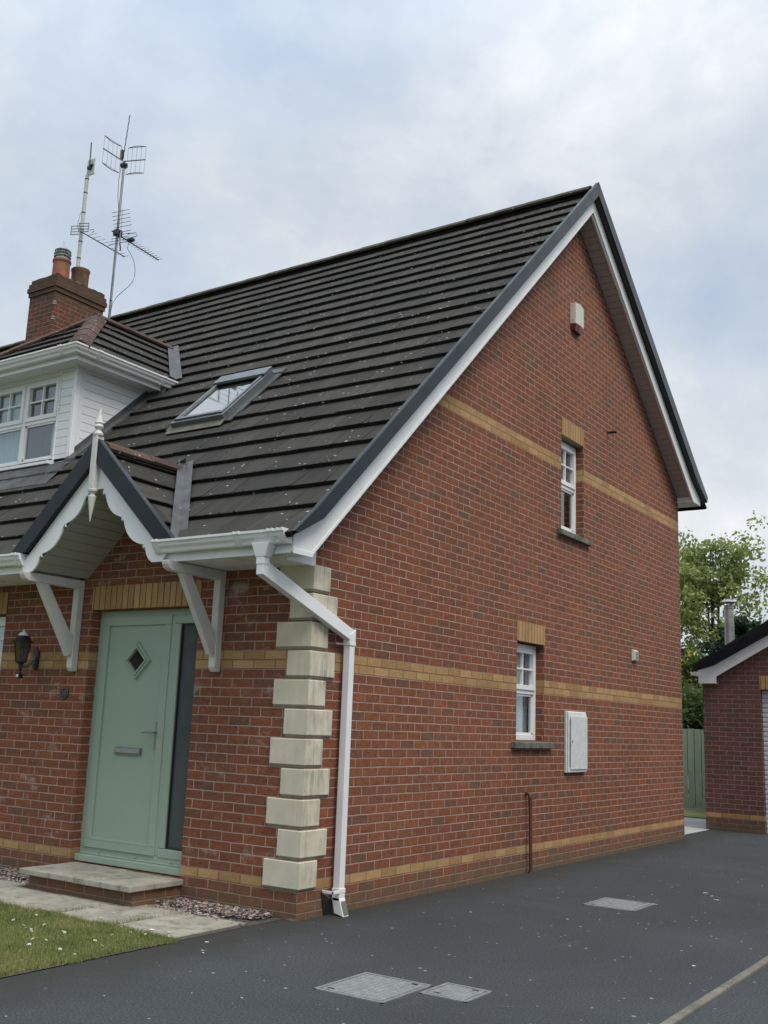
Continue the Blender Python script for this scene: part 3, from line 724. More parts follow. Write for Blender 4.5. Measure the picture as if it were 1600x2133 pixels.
# barge boards in plane x .225-.245
bb = MB()
lo = [(-.58, 2.668), (-.36, 2.668), (5.104, 8.0)]; hi = [(-.58, 2.83), (-.36, 3.02), (5.104, 8.24)]
bb.prism([(-.58, 2.668), (-.36, 2.668), (5.104, 8.0), (5.104, 8.30), (-.38, 2.99), (-.58, 2.84)], 0, .225, .245)
bb.build('barge_board', M['upvc'], house, bev=.002)
bb = MB(); bb.prism([(5.106, 8.0), (9.0, 4.968), (9.34, 4.968), (9.34, 5.20), (5.106, 8.30)], 0, .225, .245); bb.build('barge_board', M['upvc'], house, bev=.002)
# bead mouldings along the lower edges
bd = MB(); bd.prism([(-.36, 2.662), (5.104, 7.994), (5.104, 8.03), (-.345, 2.71)], 0, .2455, .254); bd.prism([(-.585, 2.655), (-.355, 2.655), (-.34, 2.695), (-.585, 2.695)], 0, .246, .258)
bd.build('moulding', M['upvc'], house, bev=.003)
# dry verge trim: outer face at x .33, dips onto the tiles
tr = MB(); tp = [(-.665, 2.806), (-.42, 3.022), (5.087, 8.385)]; tl = [(-.635, 2.79), (-.332, 2.955), (5.087, 8.195)]
tr.prism([tl[0], tl[1], tl[2], tp[2], tp[1], tp[0]], 0, .322, .332)
tr.hexa([(.285, -.665, 2.80), (.332, -.665, 2.80), (.332, -.42, 3.016), (.285, -.42, 3.016)], [(.285, -.665, 2.806), (.332, -.665, 2.806), (.332, -.42, 3.022), (.285, -.42, 3.022)])
tr.hexa([(.285, -.42, 3.014), (.321, -.42, 3.014), (.321, 5.087, 8.377), (.285, 5.087, 8.377)], [(.285, -.42, 3.022), (.321, -.42, 3.022), (.321, 5.087, 8.385), (.285, 5.087, 8.385)])
tr.hexa([(.246, tl[1][0], tl[1][1]), (.322, tl[1][0], tl[1][1]), (.322, tl[2][0], tl[2][1]), (.246, tl[2][0], tl[2][1])], [(.246, tl[1][0], tl[1][1] + .01), (.322, tl[1][0], tl[1][1] + .01), (.322, tl[2][0], tl[2][1] + .01), (.246, tl[2][0], tl[2][1] + .01)])
tr.hexa([(.246, tl[0][0], tl[0][1]), (.322, tl[0][0], tl[0][1]), (.322, tl[1][0], tl[1][1]), (.246, tl[1][0], tl[1][1])], [(.246, tl[0][0], tl[0][1] + .01), (.322, tl[0][0], tl[0][1] + .01), (.322, tl[1][0], tl[1][1] + .01), (.246, tl[1][0], tl[1][1] + .01)])
tr.build('verge_trim', M['trim'], house, bev=.002)
tr = MB(); q = [(5.089, 8.195), (8.90, 5.30), (9.42, 5.03), (9.46, 5.12), (9.0, 5.44), (5.089, 8.385)]
tr.prism(q, 0, .322, .332)
tr.hexa([(.285, 5.089, 8.377), (.321, 5.089, 8.377), (.321, 9.0, 5.432), (.285, 9.0, 5.432)], [(.285, 5.089, 8.385), (.321, 5.089, 8.385), (.321, 9.0, 5.44), (.285, 9.0, 5.44)])
tr.hexa([(.285, 9.0, 5.432), (.321, 9.0, 5.432), (.321, 9.46, 5.112), (.285, 9.46, 5.112)], [(.285, 9.0, 5.44), (.321, 9.0, 5.44), (.321, 9.46, 5.12), (.285, 9.46, 5.12)])
tr.hexa([(.246, 5.089, 8.195), (.322, 5.089, 8.195), (.322, 8.90, 5.30), (.246, 8.90, 5.30)], [(.246, 5.089, 8.205), (.322, 5.089, 8.205), (.322, 8.90, 5.31), (.246, 8.90, 5.31)])
tr.hexa([(.246, 8.90, 5.30), (.322, 8.90, 5.30), (.322, 9.42, 5.03), (.246, 9.42, 5.03)], [(.246, 8.90, 5.31), (.322, 8.90, 5.31), (.322, 9.42, 5.04), (.246, 9.42, 5.04)])
tr.build('verge_trim', M['trim'], house, bev=.002)
# verge soffits made of boards with a shadow groove every 10 cm
def soffit_run(mb, A, B, w0, w1, step=.10, t=.012):
    """boards across from x=w0..w1, running along A->B in (y,z)"""
    A, B = Vector(A), Vector(B); L = (B - A).length; d = (B - A) / L; n = Vector((-d.y, d.x)); k = 0
    if n.y < 0: n = -n
    while k * step < L:
        s0 = k * step + .003; s1 = min(L, (k + 1) * step - .003); p, q = A + d * s0, A + d * s1
        mb.hexa([(w0, p.x, p.y), (w1, p.x, p.y), (w1, q.x, q.y), (w0, q.x, q.y)], [(w0, p.x + n.x * t, p.y + n.y * t), (w1, p.x + n.x * t, p.y + n.y * t), (w1, q.x + n.x * t, q.y + n.y * t), (w0, q.x + n.x * t, q.y + n.y * t)])
        k += 1
    p, q = A + n * (t - .003), B + n * (t - .003)
    mb.hexa([(w0, p.x, p.y), (w1, p.x, p.y), (w1, q.x, q.y), (w0, q.x, q.y)], [(w0, p.x, p.y + .004), (w1, p.x, p.y + .004), (w1, q.x, q.y + .004), (w0, q.x, q.y + .004)])
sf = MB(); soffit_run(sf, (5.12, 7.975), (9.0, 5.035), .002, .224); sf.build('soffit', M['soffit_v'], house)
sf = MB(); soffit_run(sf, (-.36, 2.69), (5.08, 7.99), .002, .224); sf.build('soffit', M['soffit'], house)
sf = MB(); sf.box(.0, .224, 9.0, 9.34, 4.968, 4.98); sf.box(.0, .224, 8.985, 9.003, 4.969, 5.06); sf.box(-13.2, 0, 9.0, 9.34, 4.968, 4.98); sf.box(-13.2, .224, 9.325, 9.34, 4.98, 5.16); sf.build('soffit', M['upvc'], house)
# trims where soffit meets wall and board
sf = MB(); sf.hexa([(.205, 5.12, 7.955), (.224, 5.12, 7.955), (.224, 8.99, 5.02), (.205, 8.99, 5.02)], [(.205, 5.12, 7.974), (.224, 5.12, 7.974), (.224, 8.99, 5.037), (.205, 8.99, 5.037)]); sf.build('soffit_trim', M['upvc'], house)
# ---- front eaves: soffit, fascia, gutters
GP = [(0, 0), (0, -.096), (-.050, -.102), (-.064, -.094), (-.072, -.070), (-.094, -.050), (-.101, -.024), (-.114, -.018), (-.114, 0), (-.102, 0), (-.102, -.010), (-.086, -.016), (-.080, -.044), (-.060, -.062), (-.052, -.086), (-.010, -.084), (-.010, 0)]
def gutter_x(name, x0, x1, y0, z0, parent, brackets=(), mat='upvc', caps=()):
    """front gutter along x, back edge at y0"""
    g = MB(); g.prism([(y0 + a, z0 + b) for a, b in GP], 0, x0, x1)
    for c in caps: g.prism([(y0 + a * 1.02, z0 + b * 1.02) for a, b in GP[:9]], 0, c - .004, c + .004)
    go = g.build(name, M[mat], parent, smooth=14)
    for bx in brackets:
        k = MB(); k.prism([(y0 + .0 + a * 1.06, z0 + .005 + b * 1.09) for a, b in GP[:9]], 0, bx - .028, bx - .016); k.prism([(y0 + a * 1.06, z0 + .005 + b * 1.09) for a, b in GP[:9]], 0, bx + .016, bx + .028)
        k.prism([(y0 + a * 1.035, z0 + .002 + b * 1.05) for a, b in GP[:9]], 0, bx - .018, bx + .018)
        k.build('gutter_joint', M[mat], go, smooth=50)
    return go
FY = -.58
for x0, x1 in ((-1.06, .224), (-13.2, -2.80)):
    f = MB(); f.box(x0, x1, FY - .002, FY + .014, 2.672, 2.815); f.box(x0, x1, FY - .008, FY + .016, 2.660, 2.676); f.box(x0, x1, FY - .006, FY, 2.715, 2.722)
    f.build('fascia', M['upvc'], house, bev=.0015)
    s = MB(); yy = FY + .016
    while yy < -.005:
        s.box(x0, .222 if x1 > 0 and yy < -.40 else min(x1, .0), yy, min(-.001, yy + .094), 2.667, 2.678); yy += .098
    s.box(x0, min(x1, .002), FY + .016, -.001, 2.675, 2.684); s.build('soffit', M['upvc'], house)
sp = MB(); sp.prism([(-.36, 2.655), (-.004, 2.655), (-.004, 3.02), (-.36, 2.68)], 0, .003, .016); sp.build('soffit_trim', M['upvc'], house)
gutter_x('gutter', -1.12, .235, FY - .004, 2.826, house, (-1.085, -.22, .11, .205), caps=(.235, -1.12))
gutter_x('gutter', -13.2, -2.80, FY - .004, 2.826, house, (-2.86, -3.9, -5.2), caps=(-2.80,))
# downpipe
dp = MB(); ox = .012
dp.hexa([(-.03, -.675, 2.63), (.06, -.675, 2.63), (.06, -.60, 2.63), (-.03, -.60, 2.63)], [(-.07, -.685, 2.735), (.10, -.685, 2.735), (.10, -.59, 2.735), (-.07, -.59, 2.735)])
dp.box(-.024, .052, -.672, -.602, 2.575, 2.635)
dp.box(-.020, .048, -.668, -.604, 2.50, 2.60)
A = Vector((.014, -.636, 2.555)); B = Vector((.068, .425, 2.165)); h = .034
def sq(c, e): return [(c[0] - h, c[1], c[2] - e), (c[0] + h, c[1], c[2] - e), (c[0] + h, c[1], c[2] + e), (c[0] - h, c[1], c[2] + e)]
dp.hexa([(A.x - h, A.y - .034, A.z - .055), (A.x + h, A.y - .034, A.z - .055), (A.x + h, A.y + .034, A.z + .04), (A.x - h, A.y + .034, A.z + .04)],
        [(B.x - .031, B.y - .034, B.z - .055), (B.x + .031, B.y - .034, B.z - .055), (B.x + .031, B.y + .034, B.z + .02), (B.x - .031, B.y + .034, B.z + .02)])
dp.box(.037, .100, .391, .459, .11, 2.14)
dp.hexa([(.033, .387, 2.07), (.104, .387, 2.07), (.104, .463, 2.07), (.033, .463, 2.07)], [(.033, .387, 2.15), (.104, .387, 2.15), (.104, .463, 2.20), (.033, .463, 2.20)])
dpo = dp.build('downpipe', M['upvc'], house, bev=.004)
k = MB(); k.box(.031, .106, .385, .465, 2.065, 2.09); k.box(.0, .03, .365, .39, 2.072, 2.084); k.box(.0, .006, .33, .39, 2.07, 2.086); k.build('pipe_clip', M['upvc'], dpo, bev=.002)
k = MB(); k.box(.031, .106, .385, .465, .165, .20); k.box(.0, .106, .300, .312, .168, .19); k.box(.094, .106, .300, .39, .168, .19); k.build('pipe_clip', M['upvc'], dpo, bev=.002)
k = MB()
k.hexa([(.06, .387, .02), (.150, .387, .0), (.150, .463, .0), (.06, .463, .02)], [(.033, .387, .135), (.104, .387, .135), (.104, .463, .135), (.033, .463, .135)])
k.box(.033, .104, .387, .463, .11, .165)
ko = k.build('pipe_shoe', M['upvc'], dpo, bev=.004)
k = MB(); k.face([(.1475, .395, .012), (.1475, .455, .012), (.114, .455, .11), (.114, .395, .11)]); 
k.tf = None; k.v = [v + Vector((.004, 0, 0)) for v in k.v]; k.build('shoe_mouth', M['kerb'], dpo)
MB().prism([(.33, .0), (.44, .0), (.42, .10), (.292, .178), (.285, .172)], 0, .002, .010).build('splash_plate', M['cable'], house)
# ---- windows
def window(plane, axis, a0, a1, z0, z1, tz, tfn, bars=(1, 1), mull=(), curtain=None, transom=True, glass='glass', fw=.058):
    """casement window made in local (a, depth outward, z) coordinates; tfn maps to the world"""
    root = MB(); root.tf = tfn
    def ring(mb, x0, x1, zz0, zz1, w, d0, d1):
        mb.box(x0, x1, d0, d1, zz0, zz0 + w); mb.box(x0, x1, d0, d1, zz1 - w, zz1); mb.box(x0, x0 + w, d0, d1, zz0 + w, zz1 - w); mb.box(x1 - w, x1, d0, d1, zz0 + w, zz1 - w)
    ring(root, a0, a1, z0, z1, fw, -.06, 0)
    edges = [a0] + list(mull) + [a1]
    for q in mull: root.box(q - fw * .55, q + fw * .55, -.06, .0, z0 + fw, z1 - fw)
    if transom: root.box(a0 + fw, a1 - fw, -.06, .001, tz - .028, tz + .028)
    fo = root.build('window', M['upvc'], house, bev=.004)
    for e0, e1 in zip(edges, edges[1:]):
        l = e0 + (fw if e0 == a0 else fw * .55); r_ = e1 - (fw if e1 == a1 else fw * .55)
        s = MB(); s.tf = tfn; ring(s, l - .012, r_ + .012, tz + .016, z1 - fw + .012, .052, -.045, .016)
        gl, gr, gb_, gt = l + .04, r_ - .04, tz + .068, z1 - fw - .04
        s.box((gl + gr) / 2 - .009, (gl + gr) / 2 + .009, -.028, .006, gb_, gt)
        s.box(gl, gr, -.027, .005, (gb_ + gt) / 2 - .009, (gb_ + gt) / 2 + .009)
        s.build('sash', M['upvc'], fo, bev=.003)
        p = MB(); p.tf = tfn; p.box(gl - .01, gr + .01, -.034, -.030, gb_ - .01, gt + .01); p.build('pane', M[glass], fo)
        b = MB(); b.tf = tfn; bz0, bz1 = z0 + fw, tz - .028
        b.box(l, r_, -.04, -.012, bz0, bz0 + .022); b.box(l, r_, -.04, -.012, bz1 - .022, bz1); b.box(l, l + .022, -.04, -.012, bz0, bz1); b.box(r_ - .022, r_, -.04, -.012, bz0, bz1)
        b.build('glazing_bead', M['upvc'], fo)
        p = MB(); p.tf = tfn; p.box(l + .015, r_ - .015, -.034, -.030, bz0 + .015, bz1 - .015); p.build('pane', M[glass], fo)
    if curtain:
        for (c0, c1) in curtain:
            c = MB(); c.tf = tfn; n_ = max(8, int((c1 - c0) / .018)); top_, bot = z1 - .03, z0 + .03
            for k in range(n_):
                u0, u1 = c0 + (c1 - c0) * k / n_, c0 + (c1 - c0) * (k + 1) / n_
                w0, w1 = -.11 - .016 * math.sin(u0 * 62) - .006 * math.sin(u0 * 23), -.11 - .016 * math.sin(u1 * 62) - .006 * math.sin(u1 * 23)
                c.face([(u0, w0, bot), (u1, w1, bot), (u1, w1, top_), (u0, w0, top_)])
            c.build('curtain', M['curtain'], fo)
    return fo
gt_ = lambda p: (-.10 + p.y, p.x, p.z)          # gable windows: a = y, outward = +x
f1 = window(0, 0, 3.570, 4.240, 1.345, 2.375, 1.865, gt_, curtain=[(3.85, 4.22)])
f2 = window(0, 0, 4.688, 5.349, 3.815, 4.945, 4.385, gt_, curtain=[(4.70, 5.02)])
for (yy0, yy1, zz) in ((3.45, 4.42, 1.262), (4.565, 5.50, 3.715)):
    s = MB(); s.hexa([(-.10, yy0, zz), (.055, yy0, zz), (.055, yy1, zz), (-.10, yy1, zz)], [(-.10, yy0, zz + .082), (.055, yy0, zz + .064), (.055, yy1, zz + .064), (-.10, yy1, zz + .082)])
    s.build('window_sill', M['sill'], house, bev=.006)
ft_ = lambda p: (p.x, .10 - p.y, p.z)
window(0, 1, -5.39, -3.84, 1.12, 2.375, 1.95, ft_, mull=(-4.62,), curtain=[(-4.4, -3.9)])
s = MB(); s.box(-5.5, -3.72, -.055, .10, 1.03, 1.10); s.build('window_sill', M['sill'], house, bev=.006)
# ---- front door, frame front face at y = .10
dt = lambda p: (p.x, .10 - p.y, p.z)       # local y = outward
def mk(): b = MB(); b.tf = dt; return b
def ringb(mb, x0, x1, z0, z1, w, d0, d1, wb=None, wt=None):
    wb = wb or w; wt = wt or w
    mb.box(x0, x1, d0, d1, z0, z0 + wb); mb.box(x0, x1, d0, d1, z1 - wt, z1); mb.box(x0, x0 + w, d0, d1, z0 + wb, z1 - wt); mb.box(x1 - w, x1, d0, d1, z0 + wb, z1 - wt)
b = mk(); ringb(b, -2.556, -1.212, .235, 2.383, .062, -.07, 0); b.box(-1.632, -1.575, -.07, .0, .297, 2.321)
b.box(-2.556, -1.212, -.07, .055, .178, .236); b.box(-2.556, -1.212, -.07, .006, .236, .25)
doo = b.build('front_door', M['green'], house, bev=.006)
b = mk(); ringb(b, -2.50, -1.622, .29, 2.327, .082, -.06, .008, wb=.075); b.box(-2.49, -1.634, .006, .018, .300, .308)
b.build('door_frame', M['green'], doo, bev=.008)
b = mk(); b.box(-2.43, -1.69, -.055, -.012, .355, 2.26); 
b.box(-2.432, -1.70, -.02, .010, .362, .385)
for xx in (-2.3, -1.85, -1.42): b.box(xx - .02, xx + .02, .0, .010, .262, .272)
dl = b.build('door_leaf', M['green'], doo, bev=.003)
# diamond window
b = mk(); cx, cz = -2.03, 1.93
def dia(mb, R0, R1, d0, d1):
    for k in range(4):
        a0, a1 = math.pi / 2 * k, math.pi / 2 * (k + 1)
        P = lambda r, a, d: (cx + r * math.cos(a) * 1.0, d, cz + r * math.sin(a))
        mb.hexa([P(R0, a0, d0), P(R1, a0, d0), P(R1, a1, d0), P(R0, a1, d0)], [P(R0 + .004, a0, d1), P(R1 - .008, a0, d1), P(R1 - .008, a1, d1), P(R0 + .004, a1, d1)])
dia(b, .140, .174, -.013, .012); dia(b, .108, .140, -.013, .020)
b.build('diamond_frame', M['green'], doo, bev=.002)
b = mk(); b.hexa([(cx + .112, -.010, cz), (cx, -.010, cz + .112), (cx - .112, -.010, cz), (cx, -.010, cz - .112)], [(cx + .112, -.007, cz), (cx, -.007, cz + .112), (cx - .112, -.007, cz), (cx, -.007, cz - .112)]); b.build('pane', M['glassd'], doo)
# side light
b = mk(); ringb(b, -1.585, -1.222, .29, 2.327, .078, -.06, .008, wb=.075); b.build('side_frame', M['green'], doo, bev=.008)
b = mk(); ringb(b, -1.508, -1.299, .365, 2.25, .012, -.03, -.006); b.build('glazing_bead', M['cable'], doo)
b = mk(); b.box(-1.50, -1.305, -.026, -.022, .37, 2.244); b.build('pane', M['frost'], doo)
# handle and letter plate
b = mk(); b.box(-1.728, -1.685, -.012, .006, 1.155, 1.40); b.tube([(-1.706, 0, 1.31), (-1.706, .045, 1.31)], .010, 10); b.tube([(-1.706, .045, 1.31), (-1.75, .048, 1.312), (-1.845, .045, 1.308)], .0085, 10)
b.tube([(-1.706, -.005, 1.215), (-1.706, .006, 1.215)], .009, 10); b.build('door_handle', M['chrome'], doo, bev=.0015)
b = mk(); b.box(-2.215, -1.885, -.012, .004, 1.105, 1.172); b.hexa([(-2.205, .0, 1.112), (-1.895, .0, 1.112), (-1.895, .0, 1.166), (-2.205, .0, 1.166)], [(-2.203, .014, 1.122), (-1.897, .014, 1.122), (-1.897, .010, 1.16), (-2.203, .010, 1.16)])
b.build('letter_plate', M['chrome'], doo, bev=.002)
MB().box(-2.6, -1.15, .30, .33, .1, 2.5).build('hall_screen', M['inner'], doo)
# ---- porch gable over the door (centre x -1.93)
PX, PZ, PW = -1.93, 3.72, .962
pr = MB()
Lp = 1.5
hw = .97; sl2 = math.sqrt(1 + PW ** 2)
for sgn in (1, -1):
    t = MB(); eav = Vector((PX + sgn * hw, -.62, PZ - .02 - PW * hw))
    Wd = Vector((-sgn / sl2, 0, PW / sl2)); Nn = Vector((sgn * PW / sl2, 0, 1 / sl2))
    tiles(t, eav, (0, 1, 0), Wd, Nn, 1.2, hw * sl2, gauge=.31, tw=.33, thick=.04, seed=11 + sgn)
    if sgn == 1: pl_ = [((PX, .42, 0), (-s2, -s2, 0)), ((PX, 0, 0), (1, 0, 0))]
    else: pl_ = [((PX, .42, 0), (s2, -s2, 0)), ((PX, 0, 0), (-1, 0, 0))]
    merge(pr, clip(t, pl_))
porch = pr.build('porch_roof', M['tile'], house)
t = MB(); ridge_run(t, (PX, -.60, PZ + .045), (PX, .40, PZ + .045), .11, .42, 6); t.build('ridge_tile', M['ridge'], porch)
# porch soffit (boards running front to back)
t = MB()
for sgn in (1, -1):
    n_ = 10; H = .735
    for k in range(n_):
        a0 = k / n_ * H + .003; a1 = (k + 1) / n_ * H - .003
        P = lambda a, y, dz=0: (PX + sgn * (H + .01 - a) , y, 2.675 + a * .915 + dz)
        t.hexa([P(a0, -.60), P(a1, -.60), P(a1, -.001), P(a0, -.001)], [P(a0, -.60, .012), P(a1, -.60, .012), P(a1, -.001, .012), P(a0, -.001, .012)])
    t.hexa([P(0, -.59, .010), P(H, -.59, .010), P(H, -.001, .010), P(0, -.001, .010)], [P(0, -.59, .02), P(H, -.59, .02), P(H, -.001, .02), P(0, -.001, .02)])
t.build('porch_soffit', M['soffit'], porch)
# side cheeks of the porch down to bracket tops (closes eave box ends)
t = MB(); t.box(-2.80, -2.775, -.58, -.002, 2.667, 2.9); t.box(-1.085, -1.06, -.58, -.002, 2.667, 2.9); t.build('porch_side', M['upvc'], porch)
# scalloped barge boards, plane y -.605
def arc(p, q, bulge, n=9):
    p, q = Vector(p), Vector(q); d = q - p; nn = Vector((-d.y, d.x)); out = []
    for k in range(1, n): t_ = k / n; out.append(tuple(p + d * t_ + nn * bulge * 4 * t_ * (1 - t_)))
    return out
bz = 2.662
right = [(.87, bz), (.752, bz)]
c1 = (.652, 2.806); c2 = (.365, 3.062); c3 = (.115, 3.312)
# from foot up to first cusp etc.  offsets measured from the porch centre line
low = [(.752, bz)] + arc((.752, bz), (.665, 2.80), .13, 6) + [(.665, 2.80), (.672, 2.774), (.652, 2.800), (.632, 2.786), (.640, 2.815)]
low += arc((.640, 2.815), (.378, 3.050), .17) + [(.378, 3.050), (.392, 3.022), (.368, 3.048), (.350, 3.034), (.356, 3.066)]
low += arc((.356, 3.066), (.128, 3.30), .17) + [(.128, 3.30), (.134, 3.268), (.112, 3.296), (.094, 3.284), (.094, 3.335), (.0, 3.335)]
upper = [(.0, 3.60), (.905, 2.73), (.87, bz)]
for sgn in (1, -1):
    poly = [(PX + sgn * a, z) for a, z in low + upper]
    if sgn < 0: poly = poly[::-1]
    t = MB(); t.prism(poly, 1, -.622, -.604); t.build('barge_board', M['upvc'], porch, bev=.0015)
    t = MB(); poly = [(0.0, 3.585), (.812, 2.832), (1.012, 2.832), (0.0, 3.80)]
    t.prism([(PX + sgn * a, z) for a, z in (poly if sgn > 0 else poly[::-1])], 1, -.672, -.660)
    P = lambda a, y, z: (PX + sgn * a, y, z)
    t.hexa([P(0, -.66, 3.79), P(1.005, -.66, 2.83), P(1.005, -.615, 2.83), P(0, -.615, 3.79)], [P(0, -.66, 3.80), P(1.005, -.66, 2.84), P(1.005, -.615, 2.84), P(0, -.615, 3.80)])
    t.hexa([P(0, -.66, 3.587), P(.810, -.66, 2.834), P(.810, -.60, 2.834), P(0, -.60, 3.587)], [P(0, -.66, 3.597), P(.810, -.66, 2.844), P(.810, -.60, 2.844), P(0, -.60, 3.597)])
    t.build('verge_trim', M['trim'], porch, bev=.002)
# finial
t = MB(); fy = -.655
t.box(PX - .026, PX + .026, -.69, -.61, 3.335, 3.80)
t.lathe([(.030, 0), (.042, .012), (.045, .028), (.026, .050), (.022, .062), (.036, .080), (.042, .092), (.030, .112), (.038, .125), (.032, .14), (.018, .19), (.003, .265)], (PX, fy, 3.795), 14)
t.lathe([(.003, -.29), (.034, -.085), (.036, -.07), (.024, -.06), (.022, -.045), (.042, -.028), (.044, -.010), (.032, .0)], (PX, fy, 3.337), 14)
t.build('finial', M['wood_w'], porch, bev=.002)
# brackets
for bx in (-2.698, -.927):
    t = MB(); x0, x1 = bx - .072, bx
    t.box(x0, x1, -.072, -.002, 1.855, 2.662)
    t.prism([(-.002, 1.823), (-.045, 1.823), (-.072, 1.856), (-.002, 1.856)], 0, x0, x1)
    t.prism([(-.0715, 2.582), (-.62, 2.582), (-.66, 2.60), (-.68, 2.63), (-.685, 2.66), (-.0715, 2.662)], 0, x0 + .001, x1 - .001)
    t.prism([(-.073, 1.975), (-.115, 1.955), (-.515, 2.583), (-.40, 2.583), (-.073, 2.115)], 0, x0 + .008, x1 - .008)
    bo = t.build('bracket', M['wood_w'], porch, bev=.006)
    t = MB(); t.tube([(bx - .036, -.0715, 2.36), (bx - .036, -.077, 2.36)], .012, 10); t.tube([(bx - .036, -.0715, 1.885), (bx - .036, -.075, 1.885)], .012, 10)
# valley lead
t = MB()
def vq(p, q, w):
    p, q = Vector(p), Vector(q); d = (q - p).normalized(); s_ = d.cross(Vector((0, 0, 1))).normalized()
    for a, b, dz0, dz1 in ((-w, 0, .046, .012), (0, w, .012, .046)):
        t.face([p + s_ * a + Vector((0, 0, dz0)), p + s_ * b + Vector((0, 0, dz1)), q + s_ * b + Vector((0, 0, dz1)), q + s_ * a + Vector((0, 0, dz0))])
vq((PX + 1.03, -.62, 2.765), (PX + .0, .41, 3.80), .068); vq((PX - 1.03, -.62, 2.765), (PX - .0, .41, 3.80), .068)
t.build('valley_flashing', M['lead'], porch)
# ---- dormer
DCX, GX = -5.25, 1.2
EY, EZ, PD = .70, 5.47, .82
t = MB(); t.box(DX0, -5.90, .955, 1.06, 4.0, 5.40); t.box(-4.605, DX1, .955, 1.06, 4.22, 5.40); t.box(-5.90, -4.605, .955, 1.06, 5.30, 5.40); t.box(DX1 - .06, DX1 - .012, 1.06, 2.6, 4.1, 5.40); t.box(DX0, DX0 + .05, 1.06, 2.6, 4.1, 5.40)
dor = t.build('dormer', M['clad'], house)
# lapped cladding boards: front right panel, front left panel and right cheek
t = MB(); t2 = MB(); t3 = MB()
z = 4.235
while z < 5.36:
    z1 = min(z + .091, 5.36)
    t.box(-4.600, DX1 - .045, .945, .9545, z, z1); t2.box(DX0, -5.905, .945, .9545, z, z1)
    ya = .999; e0, e1 = max(ya + .004, (z - ZP - .02) / .97), (z1 - ZP - .02) / .97
    if e1 > ya + .004: t3.hexa([(DX1 - .011, ya, z), (DX1 - .001, ya, z), (DX1 - .001, e0, z), (DX1 - .011, e0, z)], [(DX1 - .011, ya, z1), (DX1 - .001, ya, z1), (DX1 - .001, e1, z1), (DX1 - .011, e1, z1)])
    z += .098
t2.build('cladding', M['clad'], dor); t3.build('cladding', M['clad'], dor)
t.build('cladding', M['clad'], dor)
t = MB(); t.box(DX1 - .045, DX1 + .012, .930, .998, 4.22, 5.36); t.box(-4.604, -4.585, .930, .95, 4.24, 5.36)
t.build('corner_trim', M['upvc'], dor, bev=.006)
dtf = lambda p: (p.x, .975 - p.y, p.z)
wo_ = window(0, 1, -5.90, -4.605, 4.27, 5.32, 4.79, dtf, mull=(-5.252,), curtain=[(-4.86, -4.65), (-5.86, -5.32)])
t = MB(); t.hexa([(-5.95, .84, 4.205), (-4.56, .84, 4.205), (-4.56, .98, 4.205), (-5.95, .98, 4.205)], [(-5.95, .84, 4.24), (-4.56, .84, 4.24), (-4.56, .98, 4.268), (-5.95, .98, 4.268)]); t.build('window_sill', M['upvc'], dor, bev=.004)
MB().box(-6.1, -4.40, 1.9, 1.95, 4.2, 5.4).build('room_wall', M['inner'], dor)
# dormer soffit, fascia
t = MB(); x0, x1, y0, y1 = DCX - 1.13, DCX + 1.13, .755, 2.25
t.box(x0, x1, y0, 2.5, 5.355, 5.368); dsf = t.build('soffit', M['upvc'], dor)
t = MB()
t.box(x0, x1, y0 - .015, y0, 5.348, 5.47); t.box(x1, x1 + .015, y0 - .015, 2.12, 5.348, 5.47); t.box(x0 - .015, x0, y0 - .015, 2.12, 5.348, 5.47)
t.box(x0 - .02, x1 + .02, y0 - .021, y0 - .015, 5.34, 5.362); t.box(x1 + .015, x1 + .021, y0 - .021, 2.12, 5.34, 5.362)
t.box(x0 - .02, x1 + .018, y0 - .018, y0 - .015, 5.40, 5.406); t.box(x1 + .015, x1 + .018, y0 - .018, 2.12, 5.40, 5.406)
t.build('fascia', M['upvc'], dor, bev=.002)
# gutter with mitred corner
def gring(xoff, prof): return prof
t = MB(); gz = 5.495
Pr = [(a, b) for a, b in GP]
rA = [t.pt((DCX - 1.13, y0 - .015 + a, gz + b)) for a, b in Pr]
rB = [t.pt((x1 + .015 - a, y0 - .015 + a, gz + b)) for a, b in Pr]
rC = [t.pt((x1 + .015 - a, 2.27, gz + b)) for a, b in Pr]
n_ = len(Pr)
for A_, B_ in ((rA, rB), (rB, rC)):
    for j in range(n_): t.f.append([A_[j], A_[(j + 1) % n_], B_[(j + 1) % n_], B_[j]]); t.uv.append(None)
t.f.append(rA[::-1]); t.f.append(rC); t.uv += [None, None]
dg = t.build('gutter', M['upvc'], dor, smooth=14)
for (kind, c_) in (('x', -5.62), ('x', -4.28), ('y', .98), ('y', 1.98)):
    t = MB()
    for d0, d1, s_ in ((-.028, -.016, 1.08), (.016, .028, 1.08), (-.018, .018, 1.045)):
        if kind == 'x': t.prism([(y0 - .015 + a * s_, gz + .003 + b * s_) for a, b in GP[:9]], 0, c_ + d0, c_ + d1)
        else: t.prism([(x1 + .015 - a * s_, gz + .003 + b * s_) for a, b in GP[:9]], 1, c_ + d0, c_ + d1)
    t.build('gutter_joint', M['upvc'], dor, smooth=50)
